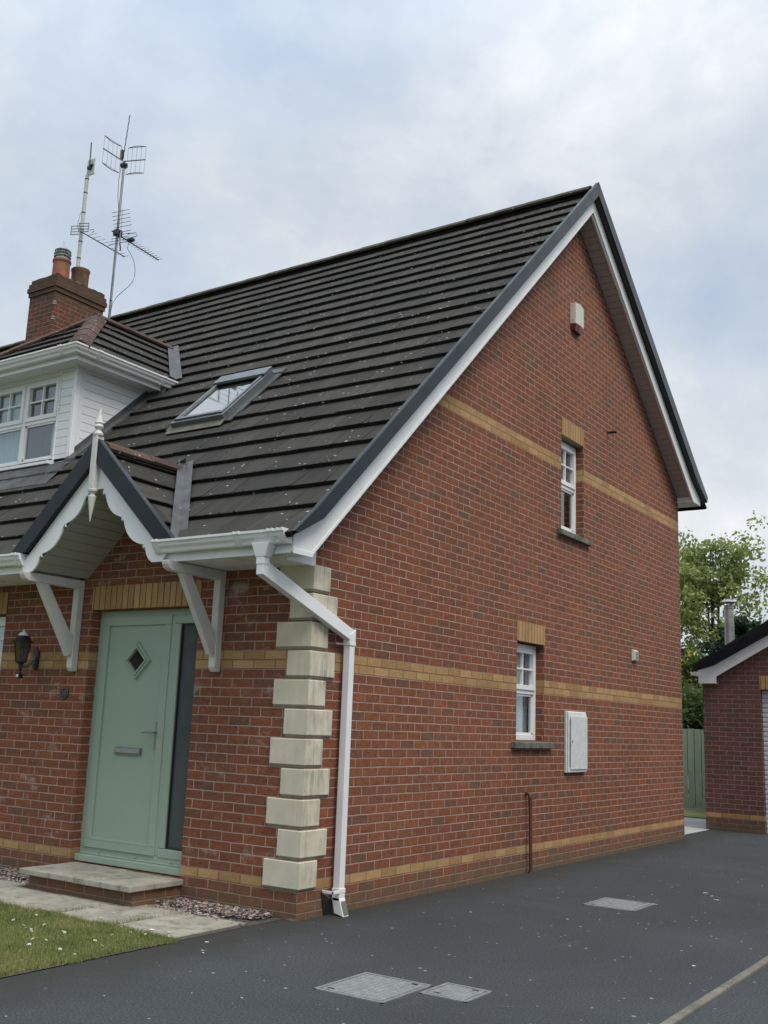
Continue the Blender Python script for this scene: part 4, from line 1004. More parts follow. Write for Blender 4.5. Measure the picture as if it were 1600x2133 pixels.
# hipped dormer roof
t = MB(); sd_ = math.sqrt(1 + PD ** 2)
ex = DCX + GX; AP = (DCX, EY + GX, EZ + PD * GX)
def hip_side(sgn):
    q = MB(); tiles(q, (DCX + sgn * GX, EY, EZ), (0, 1, 0), (-sgn / sd_, 0, PD / sd_), (sgn * PD / sd_, 0, 1 / sd_), 3.6, GX * sd_, gauge=.31, thick=.036, seed=20 + sgn)
    # hip plane (45 deg in plan) and valley where it meets the main roof
    pl_ = [((DCX + sgn * GX, EY, 0), (sgn * s2, s2, 0)), ((DCX, 0, 0), (sgn, 0, 0))]
    # valley: ZP+.97y = EZ+PD*(GX - |x-c|)
    nv = Vector((-sgn * PD, -.97, 0)).normalized(); yv = (EZ + PD * GX - ZP) / .97
    pl_.append(((DCX, yv, 0), nv)); return clip(q, pl_)
merge(t, hip_side(1)); merge(t, hip_side(-1))
q = MB(); tiles(q, (DCX - GX, EY, EZ), (1, 0, 0), (0, 1 / sd_, PD / sd_), (0, -PD / sd_, 1 / sd_), 2 * GX, GX * sd_, gauge=.31, thick=.036, seed=25)
merge(t, clip(q, [((DCX + GX, EY, 0), (-s2, -s2, 0)), ((DCX - GX, EY, 0), (s2, -s2, 0))]))
dr = t.build('dormer_roof', M['tile'], house)
t = MB(); yv = (EZ + PD * GX - ZP) / .97
ridge_run(t, (DCX + GX + .0, EY + .0, EZ + .065), (AP[0], AP[1], AP[2] + .065), .125, .42, 8, flat=.45); ridge_run(t, (DCX - GX, EY, EZ + .06), (AP[0], AP[1], AP[2] + .06), .12, .42, 9, flat=.45)
ridge_run(t, (AP[0], AP[1] - .05, AP[2] + .06), (DCX, yv + .05, AP[2] + .06), .115, .42, 10, flat=.6)
t.build('ridge_tile', M['ridge'], dr)
t = MB(); ve = (EZ - ZP) / .97
vq((DCX + GX, ve - .02, EZ + .06), (DCX, yv, EZ + PD * GX + .065), .075); t.build('valley_flashing', M['lead'], dr)
# lead flashing round the dormer foot and up the cheek (soakers)
t = MB()
t.hexa([(DX0 - .1, .80, ZP + .97 * .72 + .05), (-4.25, .80, ZP + .97 * .72 + .05), (-4.25, .83, ZP + .97 * .75 + .05), (DX0 - .1, .83, ZP + .97 * .75 + .05)], [(DX0 - .1, .93, 4.21), (-4.29, .93, 4.21), (-4.29, .95, 4.22), (DX0 - .1, .95, 4.22)])
zf = lambda y: ZP + .97 * y
t.face([(DX0 - .1, .52, zf(.52) + .048), (-4.12, .52, zf(.52) + .052), (-4.20, .86, zf(.86) + .055), (DX0 - .1, .86, zf(.86) + .055)])
t.box(-4.40, -4.30, .925, .97, 4.10, 4.23)
zc = lambda y, h: ZP + .97 * y + h
t.hexa([(DX1 - .02, .90, zc(.90, .0)), (DX1 + .13, .90, zc(.90, .0)), (DX1 + .13, 2.3, zc(2.3, .0)), (DX1 - .02, 2.3, zc(2.3, .0))], [(DX1 - .02, .90, zc(.90, .075)), (DX1 + .13, .90, zc(.90, .062)), (DX1 + .13, 2.3, zc(2.3, .062)), (DX1 - .02, 2.3, zc(2.3, .075))])
t.hexa([(DX1 - .001, .93, zc(.93, .05)), (DX1 + .004, .93, zc(.93, .05)), (DX1 + .004, 2.2, zc(2.2, .05)), (DX1 - .001, 2.2, zc(2.2, .05))], [(DX1 - .001, .93, zc(.93, .13)), (DX1 + .004, .93, zc(.93, .13)), (DX1 + .004, 2.2, zc(2.2, .13)), (DX1 - .001, 2.2, zc(2.2, .13))])
t.box(DX1 - .01, -4.07, 2.02, 2.06, 5.22, 5.40)
t.build('flashing', M['lead'], dor)
# ---- roof window, on a frame raised off the tiles
rt_ = lambda p: tuple(Vector((p[0], 0, ZP)) + WU * p[1] + NU * p[2])     # local (x, up-slope from y=0, normal)
so = lambda y: y * sl
t = MB(); t.tf = rt_; X0, X1, S0, S1 = -2.90, -2.15, so(1.16), so(1.90)
t.box(X0, X1, S0, S0 + .06, .0, .115); t.box(X0, X0 + .055, S0 + .06, S1 - .10, 0, .115); t.box(X1 - .055, X1, S0 + .06, S1 - .10, 0, .115); t.box(X0, X1, S1 - .10, S1, 0, .118)
sk = t.build('roof_window', M['alu'], house, bev=.006)
t = MB(); t.tf = rt_; t.box(X0 + .0, X1 - .0, S1 - .16, S1 + .02, .1185, .150); t.box(X0 + .05, X1 - .05, S0 + .04, S0 + .085, .105, .135); t.box(X0 + .03, X0 + .06, S0 + .04, S1 - .16, .1155, .130); t.box(X1 - .06, X1 - .03, S0 + .04, S1 - .16, .1155, .130)
t.build('sash', M['alu'], sk, bev=.006)
t = MB(); t.tf = rt_; t.box(X0 + .055, X1 - .055, S0 + .06, S1 - .10, .095, .102); t.build('pane', M['glasss'], sk)
t = MB(); t.tf = rt_; t.box(X0 + .02, X1 - .02, S0 + .02, S1 - .02, .0, .01); t.build('blind', M['inner'], sk)
t = MB(); t.tf = rt_
t.box(X0 - .09, X0 - .002, S0 - .02, S1 + .12, .030, .050); t.box(X1 + .002, X1 + .09, S0 - .02, S1 + .12, .030, .050); t.box(X0 - .09, X1 + .09, S1 + .022, S1 + .14, .045, .060)
t.build('flashing', M['lead'], sk, bev=.003)
t = MB(); t.tf = rt_; t.hexa([(X0 - .03, S0 - .11, .042), (X1 + .02, S0 - .11, .042), (X1 + .02, S0 - .002, .055), (X0 - .03, S0 - .002, .055)], [(X0 - .03, S0 - .11, .048), (X1 + .02, S0 - .11, .048), (X1 + .02, S0 - .002, .062), (X0 - .03, S0 - .002, .062)]); t.build('apron', M['ochre'], sk)
# ---- chimney
CX0, CX1, CY0, CY1 = -8.97, -8.32, 3.5, 4.49
t = MB(); t.box(CX0, CX1, CY0, CY1, 6.0, 8.135)
e = .035; t.box(CX0 - .02, CX1 + .02, CY0 - .02, CY1 + .02, 8.135, 8.21); t.box(CX0 - e - .005, CX1 + e + .005, CY0 - e - .005, CY1 + e + .005, 8.21, 8.285); t.box(CX0 - .025, CX1 + .025, CY0 - .025, CY1 + .025, 8.285, 8.36)
t.box(CX0 - .0, CX1 + .0, CY0 - .0, CY1 + .0, 8.36, 8.43)
ch = t.build('chimney', M['brickc'], house, uvm=buv2)
# haunched mortar cap, lumpy
t = MB(); rg = random.Random(4); gx, gy = 9, 13; pts = {}
for i in range(gx + 1):
    for j in range(gy + 1):
        u, v = i / gx, j / gy; ed = min(u, 1 - u, v, 1 - v)
        pts[i, j] = t.pt((CX0 + .0 + u * (CX1 - CX0), CY0 + v * (CY1 - CY0), 8.425 + min(.05, ed * .3) + (rg.uniform(-.012, .03) if ed > 0 else rg.uniform(0, .02))))
for i in range(gx):
    for j in range(gy): t.f.append([pts[i, j], pts[i + 1, j], pts[i + 1, j + 1], pts[i, j + 1]]); t.uv.append(None)
t.build('mortar_cap', plain('mossy mortar', (.085, .075, .045), .95, var=.3, scale=12, bumpy=.8), ch)
cxm = -8.64
t = MB(); t.lathe([(.150, 0), (.142, .05), (.138, .36), (.150, .375), (.154, .40), (.146, .42), (.12, .42), (.118, .30)], (cxm, 3.80, 8.43), 22); t.build('chimney_pot', M['terra'], ch, smooth=35)
t = MB(); t.lathe([(.152, 0), (.143, .05), (.146, .33), (.158, .37), (.160, .395), (.150, .41), (.125, .41), (.12, .28)], (cxm, 4.195, 8.43), 22); t.build('chimney_pot', M['terrad'], ch, smooth=35)
t = MB(); c_ = (cxm, 3.80, 8.84)
t.lathe([(.112, .0), (.112, .075)], c_, 22)
for r0, z0_, r1, z1_ in ((.140, .062, .118, .085), (.142, .118, .118, .142), (.135, .17, .10, .20)):
    t.lathe([(r0, z0_), (r0 + .002, z0_ + .008), (r1, z1_), (r1 * .6, z1_ + .002)], c_, 22)
t.lathe([(.105, .085), (.105, .118)], c_, 20); t.lathe([(.10, .142), (.10, .17)], c_, 20)
t.lathe([(.10, .20), (.075, .235), (.03, .25), (.001, .252)], c_, 22)
t.build('cowl', plain('bright steel cowl', (.45, .46, .46), .25, metal=.85, var=.1), ch, smooth=30)
t = MB()
for a in (0, 1.57, .8): 
    pt_ = [(cxm + .138 * math.cos(a) * math.cos(b_), 3.80 + .138 * math.sin(a) * math.cos(b_), 8.93 + .165 * math.sin(b_)) for b_ in [math.pi * k / 12 for k in range(13)]]
    t.tube(pt_, .003, 4)
t.tube([(cxm - .02, 3.80, 9.08), (cxm - .02, 3.80, 9.22)], .003, 4); t.tube([(cxm + .025, 3.80, 9.08), (cxm + .025, 3.80, 9.19)], .003, 4)
t.build('wire_guard', M['zinc'], ch)
t = MB()
for z_ in (7.93, 7.67): t.box(CX1 - .035, CX1 + .010, CY0 - .012, CY0 + .035, z_ - .035, z_ - .004); t.box(CX1 - .035, CX1 + .010, CY0 - .012, CY0 + .035, z_ + .004, z_ + .03)
t.build('lashing_clip', M['zinc'], ch, bev=.004)
t = MB(); t.box(CX0 - .06, CX1 + .06, CY0 - .06, CY1 + .06, 6.3, 6.32); t.build('chimney_flashing', M['lead'], ch)
# ================================================================== THINGS FIXED TO OR STANDING AT THE HOUSE
# aerials
def elems(mb, p0, p1, n, l0, l1, side, r=.0045, start=.12):
    p0, p1 = Vector(p0), Vector(p1)
    for k in range(n):
        f = start + (1 - start) * k / (n - 1); c = p0.lerp(p1, f); L = l0 + (l1 - l0) * k / (n - 1)
        mb.tube([c - side * L / 2 + Vector((0, 0, .012)), c + side * L / 2 + Vector((0, 0, .012))], r, 4)
a2 = thing('tv_aerial', 'grey mast with folding grid aerial at its top and a long rod aerial lower down', 'aerial', (-8.285, 4.6, 7.85))
t = MB(); t.tube([(-8.285, 4.6, 6.2), (-8.285, 4.6, 10.98)], .022, 10); mast = t.build('mast', M['zinc'], a2, smooth=True)
t = MB(); t.tube([(-8.285, 4.6, 7.35), (-8.32, 4.50, 7.35)], .02, 6); t.box(-8.32, -8.25, 4.47, 4.63, 7.32, 7.38); t.build('wall_bracket', M['zinc'], a2)
top = Vector((-8.285, 4.585, 10.97))
for (e_, nm) in ((Vector((-8.298, 4.13, 10.99)), 0), (Vector((-7.90, 4.735, 10.97)), 1)):
    t = MB(); d = (e_ - top); t.tube([top, e_], .011, 6)
    nb = 5
    for k in range(nb):
        f = .16 + .82 * k / (nb - 1); c = top + d * f
        t.tube([c + Vector((0, 0, -.26)), c + Vector((0, 0, .25))], .0045, 4)
    for zz in (-.26, .25):
        perp = d.cross(Vector((0, 0, 1))).normalized()
        pts_ = [top + d * (.16 + .82 * q / 8) + Vector((0, 0, zz)) + perp * .035 * math.sin(math.pi * q / 8) for q in range(9)]
        t.tube(pts_, .0085, 5); t.tube([pts_[0], pts_[-1]], .005, 4)
    t.build('grid_reflector', M['zinc'], a2)
t = MB(); t.box(-8.33, -8.24, 4.55, 4.65, 10.86, 10.93); t.tube([(-8.31, 4.55, 10.90), (-8.20, 4.60, 10.90)], .018, 6); t.build('clamp', M['cable'], a2, bev=.004)
t = MB(); t.box(-8.36, -8.31, 4.55, 4.60, 11.02, 11.20); t.build('balun', plain('brown box', (.05, .035, .025), .6), a2, bev=.006)
t = MB(); pts_ = []
for k in range(14): f = k / 13; pts_.append((-8.31 + .07 * f + (.006 if k % 2 else -.006), 4.585, 11.0 + .86 * f))
t.tube(pts_, .0085, 6); t.build('rod', M['cable'], a2)
yb, ye = Vector((-8.316, 4.50, 9.62)), Vector((-8.415, 5.70, 9.60)); side = Vector((1, .18, 0)).normalized()
t = MB(); t.tube([yb, ye], .012, 6); elems(t, yb, ye, 13, .22, .17, side, start=.25); t.build('boom', M['alu'], a2)
t = MB()
for sg in (1, -1):
    for k in range(5):
        c = Vector((-8.18, 4.60 - .02 * k, 9.66 + sg * (.05 + .062 * k)))
        t.tube([c + side * -.17, c + side * .20], .006, 4)
    t.tube([Vector((-8.2, 4.60, 9.62)), Vector((-8.12, 4.52, 9.66 + sg * .33))], .005, 4)
t.tube([(-8.2, 4.75, 9.64), (-8.05, 4.80, 9.65), (-8.02, 4.82, 9.60), (-8.2, 4.80, 9.58)], .007, 6)
t.build('reflector_rods', M['alu'], a2)
t = MB(); t.box(-8.33, -8.22, 4.54, 4.66, 9.56, 9.66); t.box(-8.25, -8.12, 4.78, 4.86, 9.53, 9.58); t.build('clamp', M['cable'], a2, bev=.004)
t = MB(); t.tube([(-8.25, 4.62, 9.55), (-8.20, 4.63, 9.28)], .012, 6)
cab = [(-8.2, 4.8, 9.5), (-8.02, 4.62, 9.27), (-7.90, 4.6, 9.14), (-7.80, 4.6, 8.98), (-7.75, 4.6, 8.82), (-7.745, 4.6, 8.70), (-7.78, 4.6, 8.60), (-7.88, 4.6, 8.53), (-8.02, 4.6, 8.47), (-8.15, 4.6, 8.40), (-8.24, 4.6, 8.30), (-8.27, 4.6, 8.1)]
t.tube(cab, .005, 5); t.tube([(-8.30, 4.56, 10.9), (-8.34, 4.56, 10.6), (-8.33, 4.57, 10.3), (-8.28, 4.57, 10.05), (-8.25, 4.57, 9.8), (-8.27, 4.57, 9.6)], .005, 5); t.tube([(-8.255, 4.57, 9.5), (-8.25, 4.57, 9.0), (-8.26, 4.57, 8.3), (-8.255, 4.57, 7.9)], .004, 4)
for z_ in (7.95, 8.35): t.lathe([(.025, 0), (.025, .02)], (-8.285, 4.6, z_), 10)
t.build('cable', M['cable'], a2)
a1 = thing('tv_aerial', 'white weathered pole carrying a short rod aerial and a flat white panel above the chimney', 'aerial', (-9.255, 4.6, 8.2))
t = MB(); t.tube([(-9.255, 4.6, 7.0), (-9.255, 4.6, 10.98)], .034, 12); t.build('mast', M['pipe_w'], a1, smooth=True)
t = MB(); t.box(-9.30, -8.95, 4.42, 4.62, 7.9, 7.93); t.build('wall_bracket', M['zinc'], a1)
for z_ in (8.82, 9.02, 9.36, 9.68, 9.91, 10.24, 10.63, 10.9): MB().lathe([(.038, 0), (.038, .018)], (-9.255, 4.6, z_), 12).build('strap', M['cable'], a1)
t = MB()
t.tube([(-9.29, 4.57, 10.25), (-9.34, 4.57, 10.05), (-9.34, 4.57, 9.95)], .004, 4); t.build('cable', M['cable'], a1)
t = MB(); t.box(-9.28, -9.06, 4.595, 4.615, 10.97, 11.29); pn = t.build('panel_aerial', M['upvc'], a1, bev=.004)
t = MB(); t.box(-9.265, -9.075, 4.588, 4.594, 10.99, 11.27); t.build('panel_face', plain('pale grey panel', (.5, .52, .52), .5), a1)
t = MB(); t.tube([(-9.165, 4.56, 11.08), (-9.185, 4.56, 11.60)], .011, 8); t.box(-9.21, -9.13, 4.54, 4.59, 11.07, 11.12); t.tube([(-9.17, 4.57, 11.14), (-9.10, 4.57, 11.14)], .022, 8); t.build('rod', M['cable'], a1)
y1a, y1b = Vector((-9.12, 4.62, 9.87)), Vector((-9.29, 5.66, 9.85))
t = MB(); t.tube([(-9.22, 4.55, 9.86), y1b], .011, 6); elems(t, y1a, y1b, 9, .20, .16, side, start=.14)
t.tube([(-9.1, 4.66, 9.90), (-9.03, 4.68, 9.91), (-9.02, 4.69, 9.88), (-9.1, 4.70, 9.86)], .006, 5); t.build('boom', M['alu'], a1)
t = MB()
for (xa, xb) in ((-9.44, -9.28), (-9.23, -9.07)):
    for z_ in (9.84, 9.89, 9.945, 10.0): t.tube([(xa, 4.52, z_), (xb, 4.60, z_ + .0)], .008, 5)
    t.tube([(xa, 4.52, 9.83), (xa, 4.52, 10.01)], .008, 5); t.tube([(xb, 4.60, 9.83), (xb, 4.60, 10.01)], .008, 5)
t.build('reflector', M['alu'], a1)
# alarm box
al = thing('alarm_box', 'cream alarm box with red base high on the gable wall', 'alarm box', (0, 5.07, 6.4))
t = MB(); t.hexa([(.002, 4.93, 6.46), (.075, 4.945, 6.46), (.085, 5.07, 6.46), (.075, 5.195, 6.46), (.002, 5.21, 6.46)], [(.002, 4.93, 6.735), (.075, 4.945, 6.735), (.085, 5.07, 6.75), (.075, 5.195, 6.735), (.002, 5.21, 6.735)]); t.build('cover', M['cream'], al, bev=.006)
t = MB(); t.hexa([(.002, 4.945, 6.385), (.05, 4.97, 6.375), (.06, 5.07, 6.37), (.05, 5.17, 6.375), (.002, 5.195, 6.385)], [(.002, 4.93, 6.459), (.075, 4.945, 6.459), (.085, 5.07, 6.459), (.075, 5.195, 6.459), (.002, 5.21, 6.459)]); t.build('strobe_base', M['red_p'], al, bev=.006)
t = MB(); t.tube([(.04, 4.934, 6.50), (.04, 4.928, 6.50)], .007, 8); t.build('screw', M['cable'], al)
# overflow pipe stub
ov = MB(); ov.tube([(-.02, 6.15, 5.36), (.13, 6.15, 5.35)], .017, 10); ovo = ov.build('overflow_pipe', M['cable'], loc=(0, 6.15, 5.36), smooth=True)
tagp(ovo, 'short dark overflow pipe stub sticking out beside the upper gable window', 'pipe')
# vent
vt = thing('wall_vent', 'small cream louvred vent on the gable wall', 'vent', (0, 7.02, 2.41))
t = MB(); t.box(.001, .02, 6.935, 7.115, 2.41, 2.56); t.hexa([(.02, 6.945, 2.42), (.045, 6.955, 2.42), (.045, 7.095, 2.42), (.02, 7.105, 2.42)], [(.02, 6.945, 2.555), (.045, 6.955, 2.54), (.045, 7.095, 2.54), (.02, 7.105, 2.555)]); t.build('cowl', M['cream'], vt, bev=.003)
t = MB()
for k in range(5): t.box(.0455, .049, 6.975, 7.085, 2.435 + k * .021, 2.443 + k * .021)
t.build('louvre', M['sill'], vt)
# meter box
mt_ = thing('meter_box', 'white chipped-paint meter cabinet fixed right of the lower gable window', 'meter box', (0, 5.06, .99))
t = MB(); t.box(.001, .03, 4.775, 5.345, .995, 1.685); t.prism([(.03, .99), (.048, 1.0), (.048, 1.63), (.042, 1.672), (.03, 1.685)], 1, 4.795, 5.325)
t.build('cabinet', M['chip'], mt_, bev=.006)
t = MB(); t.box(.049, .060, 4.845, 5.315, 1.03, 1.63); t.build('door', M['chip'], mt_, bev=.004)
t = MB(); t.prism([(4.826, 1.06), (4.844, 1.06), (4.844, 1.60), (4.83, 1.58)], 0, .0485, .052); t.build('hinge_gap', M['sill'], mt_)
t = MB(); t.tube([(.060, 4.872, 1.345), (.065, 4.872, 1.345)], .010, 8); t.build('lock', M['cable'], mt_)
# brown waste pipe
wp = thing('waste_pipe', 'brown plastic waste pipe running down the gable wall into the tarmac', 'pipe', (.05, 3.83, 0))
t = MB(); t.tube([(-.01, 3.80, .80), (.035, 3.80, .80), (.052, 3.80, .785), (.055, 3.80, .76), (.055, 3.805, .70)], .021, 12); t.tube([(.055, 3.805, .70), (.055, 3.83, 0.)], .0175, 12); t.build('pipe', M['pipe_b'], wp, smooth=True)
t = MB(); t.lathe([(.022, 0), (.022, .045)], (.055, 3.807, .66), 12); t.lathe([(.021, 0), (.021, .02)], (.055, 3.82, .35), 12); t.lathe([(.03, 0), (.028, .012)], (.055, 3.83, .0), 12); t.build('collar', M['pipe_b'], wp, smooth=True)
# lantern
la = thing('wall_lantern', 'black traditional lantern with peeling white top on the brick wall left of the door', 'lantern', (-3.29, 0, 1.83))
t = MB(); t.prism([(-3.33, 1.865), (-3.29, 1.83), (-3.25, 1.865), (-3.245, 2.0), (-3.29, 2.05), (-3.335, 2.0)], 1, -.022, -.001); t.build('back_plate', M['black'], la, bev=.006)
t = MB(); lx, ly = -3.225, -.225
t.tube([(-3.29, -.02, 1.96), (-3.28, -.06, 1.90), (-3.265, -.12, 1.862), (-3.24, -.18, 1.860), (lx, ly, 1.862)], [.015, .014, .014, .016, .016], 8); t.tube([(-3.29, -.02, 1.90), (-3.285, -.05, 1.86), (-3.275, -.06, 1.83)], .009, 6); t.build('arm', plain('worn grey arm', (.22, .22, .22), .5, var=.3, scale=40, dirt=((.03, .03, .03), .5, .8)), la, smooth=True)
t = MB(); t.lathe([(.014, -.02), (.018, 0), (.018, .035), (.030, .045), (.050, .058), (.052, .066)], (lx, ly, 1.835), 8)
for k in range(6):
    a = k * math.pi / 3 + .2; t.tube([(lx + .050 * math.cos(a), ly + .050 * math.sin(a), 1.90), (lx + .080 * math.cos(a), ly + .080 * math.sin(a), 2.082)], .0045, 4)
t.lathe([(.098, 2.078), (.100, 2.084), (.078, 2.100), (.062, 2.122), (.050, 2.14)], (lx, ly, 0), 18); t.build('frame', M['black'], la, smooth=30)
t = MB(); t.lathe([(.050, 2.138), (.042, 2.158), (.022, 2.172), (.010, 2.178), (.009, 2.190), (.002, 2.202)], (lx, ly, 0), 14); t.build('finial', M['chip'], la, smooth=True)
t = MB(); a_ = .2
t.lathe([(.047, 1.902), (.077, 2.080)], (lx, ly, 0), 6, a0=.2); t.build('glass', M['glassl'], la)
t = MB(); t.lathe([(.012, 1.905), (.014, 1.96), (.022, 1.985), (.022, 2.01), (.004, 2.03)], (lx, ly, 0), 10); t.build('bulb', M['cream'], la, smooth=True)
t = MB(); t.tube([(lx, ly, 1.82), (lx, ly, 1.79)], .013, 8); t.box(lx - .024, lx + .024, ly - .024, ly + .024, 1.745, 1.792); sn = t.build('sensor', M['black'], la, bev=.006)
t = MB(); t.box(lx - .015, lx + .017, ly - .0265, ly - .0245, 1.755, 1.782); t.build('lens', M['cream'], la)
# number plaque
pq = thing('house_number_plaque', 'round dark slate plaque with number 10 on the brickwork between lantern and door', 'house number', (-2.835, 0, 1.622))
t = MB(); t.tube([(-2.835, -.001, 1.622), (-2.835, -.012, 1.622)], .056, 28); t.build('disc', M['plaque'], pq, bev=.003)
t = MB()
for k in range(24):
    a, b_ = 2 * math.pi * k / 24, 2 * math.pi * (k + 1) / 24
    t.tube([(-2.835 + .050 * math.cos(a), -.013, 1.622 + .050 * math.sin(a)), (-2.835 + .050 * math.cos(b_), -.013, 1.622 + .050 * math.sin(b_))], .0028, 4)
t.build('rim', M['plaque_d'], pq)
cu_ = bpy.data.curves.new('house_number', 'FONT'); cu_.body = '10'; cu_.size = .062; cu_.extrude = .002; cu_.align_x = 'CENTER'; cu_.align_y = 'CENTER'
tmp = bpy.data.objects.new('digits', cu_); S.collection.objects.link(tmp)
bpy.context.view_layer.update()
dme = bpy.data.meshes.new_from_object(tmp.evaluated_get(bpy.context.evaluated_depsgraph_get())); bpy.data.objects.remove(tmp)
dg_ = bpy.data.objects.new('digits', dme); S.collection.objects.link(dg_); dme.materials.clear(); dme.materials.append(M['plaque_d'])
dg_.parent = pq; dg_.rotation_euler = (math.pi / 2, 0, 0); dg_.location = (0, -.014, 0)
# doorstep
ds = thing('doorstep', 'brick doorstep topped with two grey concrete slabs below the green door', 'doorstep', (-1.84, -.28, 0))
t = MB(); t.box(-2.425, -1.195, -.515, .0, -.05, .127); t.build('base', M['brickf'], ds, uvm=lambda p, n: ((p.y if abs(n.x) > abs(n.y) else p.x) / .225 + .2, 2 + (p.z - .125) / .075 + 4))
t = MB(); t.box(-2.495, -1.832, -.575, .02, .128, .172); t.build('slab', M['slab'], ds, bev=.006)
t = MB(); t.box(-1.826, -1.165, -.578, .0, .126, .170); t.build('slab', M['slab'], ds, bev=.006)
# manhole covers
def cover(label, x0, x1, y0, y1, n, rot=0.):
    c = thing('manhole_cover', label, 'manhole cover', ((x0 + x1) / 2, (y0 + y1) / 2, 0))
    t = MB(); t.box(x0, x1, y0, y0 + .018, -.02, .006); t.box(x0, x1, y1 - .018, y1, -.02, .006); t.box(x0, x0 + .018, y0, y1, -.02, .0055); t.box(x1 - .018, x1, y0, y1, -.02, .0055); t.build('frame', M['cover'], c)
    t = MB(); t.box(x0 + .020, x1 - .020, y0 + .020, y1 - .020, -.02, .004)
    t.build('lid', M['cover_d'], c); t = MB()
    nx, ny = n
    for i in range(nx):
        for j in range(ny):
            cx_, cy_ = x0 + .03 + (x1 - x0 - .06) * (i + .5) / nx, y0 + .03 + (y1 - y0 - .06) * (j + .5) / ny
            wx, wy = (x1 - x0 - .06) / nx * .40, (y1 - y0 - .06) / ny * .40
            t.hexa([(cx_ - wx, cy_ - wy, .0041), (cx_ + wx, cy_ - wy, .0041), (cx_ + wx, cy_ + wy, .0041), (cx_ - wx, cy_ + wy, .0041)], [(cx_ - wx * .8, cy_ - wy * .8, .0075), (cx_ + wx * .8, cy_ - wy * .8, .0075), (cx_ + wx * .8, cy_ + wy * .8, .0075), (cx_ - wx * .8, cy_ + wy * .8, .0075)])
    t.build('tread', M['cover'], c)
    t = MB(); t.box(x0 + .06, x0 + .10, y0 + .05, y0 + .065, .0076, .0085); t.box(x1 - .10, x1 - .06, y1 - .065, y1 - .05, .0076, .0085); t.build('lifting_slot', M['cable'], c)
cover('larger grey chequered manhole cover in the foreground tarmac', 1.30, 1.76, -1.478, -.963, (11, 12))
cover('smaller grey manhole cover just right of the larger foreground cover', 1.79, 2.086, -1.155, -.847, (8, 8))
cover('grey manhole cover farther up the drive near the gable wall', 1.25, 1.71, 2.37, 2.89, (9, 10))
# ================================================================== GARAGE
gy = 10.875; gx0 = -.256; gx1 = 3.15; gxc = (gx0 + gx1) / 2
ga = thing('garage', 'dark red brick garage with white roller door at the end of the drive', 'garage', (gxc, gy, 0))
sg = .576
def gz_(x): return 2.70 + sg * (x - gx0) if x < gxc else 2.70 + sg * (gx1 - x)
GD = (.665, 2.75, .0, 2.23)
t = MB(); wall(t, 1, gy, gx0, gx1, -.1, lambda a: gz_(a) - .24, [GD], .12, 1, brk=(gxc,)); t.face([(gx0, gy, -.1), (gx0, gy + 5.3, -.1), (gx0, gy + 5.3, 2.4), (gx0, gy, 2.4)]); t.face([(gx1, gy, -.1), (gx1, gy + 5.3, -.1), (gx1, gy + 5.3, 2.4), (gx1, gy, 2.4)])
t.build('wall', M['brickg'], ga, uvm=buv2)
t = MB(); t.box(.655, 2.76, gy - .004, gy, 2.232, 2.447); t.build('lintel', M['soldier'], ga, uvm=suv)
t = MB(); z = .0
while z < 2.23: t.prism([(gy + .115, z), (gy + .095, z + .018), (gy + .095, z + .058), (gy + .115, z + .074)], 0, .66, 2.755); z += .0745
t.box(.66, 2.755, gy + .112, gy + .12, 0, 2.24); t.build('roller_door', M['shutter'], ga)
t = MB()
for sgn, ex_ in ((1, gx0), (-1, gx1)):
    e0 = -.14
    P = lambda x, y, dz: (ex_ + sgn * x, y, 2.70 + sg * x + dz)
    hwid = gxc - gx0
    t.hexa([P(e0, gy - .13, -.06), P(hwid, gy - .13, -.06), P(hwid, gy + 5.4, -.06), P(e0, gy + 5.4, -.06)], [P(e0, gy - .13, -.01), P(hwid, gy - .13, -.01), P(hwid, gy + 5.4, -.01), P(e0, gy + 5.4, -.01)])
t.build('roof', M['tile'], ga)
t = MB()
for sgn, ex_ in ((1, gx0), (-1, gx1)):
    pts_ = [(-.125, 2.485), (.25, 2.60), (gxc - gx0, 3.40), (gxc - gx0, 3.575), (.25, 2.795), (-.06, 2.56)]
    poly = [(ex_ + sgn * a, z_) for a, z_ in pts_]
    t.prism(poly if sgn > 0 else poly[::-1], 1, gy - .20, gy - .185)
t.build('verge_trim', M['trim'], ga, bev=.002)
t = MB()
for sgn, ex_ in ((1, gx0), (-1, gx1)):
    pts_ = [(-.03, 2.315), (.255, 2.315), (.262, 2.425), (gxc - gx0, 3.26), (gxc - gx0, 3.45), (.25, 2.66), (-.03, 2.53)]
    poly = [(ex_ + sgn * a, z_) for a, z_ in pts_]
    t.prism(poly if sgn > 0 else poly[::-1], 1, gy - .125, gy - .105)
    t.box(ex_ - sgn * .03, ex_ + sgn * .255, gy - .105, gy + .0, 2.315, 2.327)
t.build('barge_board', M['upvc'], ga, bev=.002)
t = MB(); t.prism([(gx0 - .035, 2.44), (gx0 - .14, 2.44), (gx0 - .15, 2.50), (gx0 - .035, 2.50)], 1, gy - .16, gy + 5.4); t.box(gx0 - .035, gx0 - .02, gy - .1, gy + 5.4, 2.33, 2.55); t.build('gutter', M['upvc'], ga, bev=.004)
t = MB(); fx_, fy_ = .062, 11.4
t.lathe([(.080, 2.6), (.078, 3.60), (.086, 3.605), (.086, 3.64), (.074, 3.645), (.074, 3.665)], (fx_, fy_, 0), 20)
for k in range(4): a = k * 1.57 + .4; t.tube([(fx_ + .07 * math.cos(a), fy_ + .07 * math.sin(a), 3.64), (fx_ + .09 * math.cos(a), fy_ + .09 * math.sin(a), 3.72)], .006, 4)
t.lathe([(.136, 3.705), (.138, 3.712), (.11, 3.735), (.06, 3.758), (.02, 3.768), (.001, 3.769)], (fx_, fy_, 0), 22)
t.lathe([(.12, 2.80), (.082, 2.94)], (fx_, fy_, 0), 20)
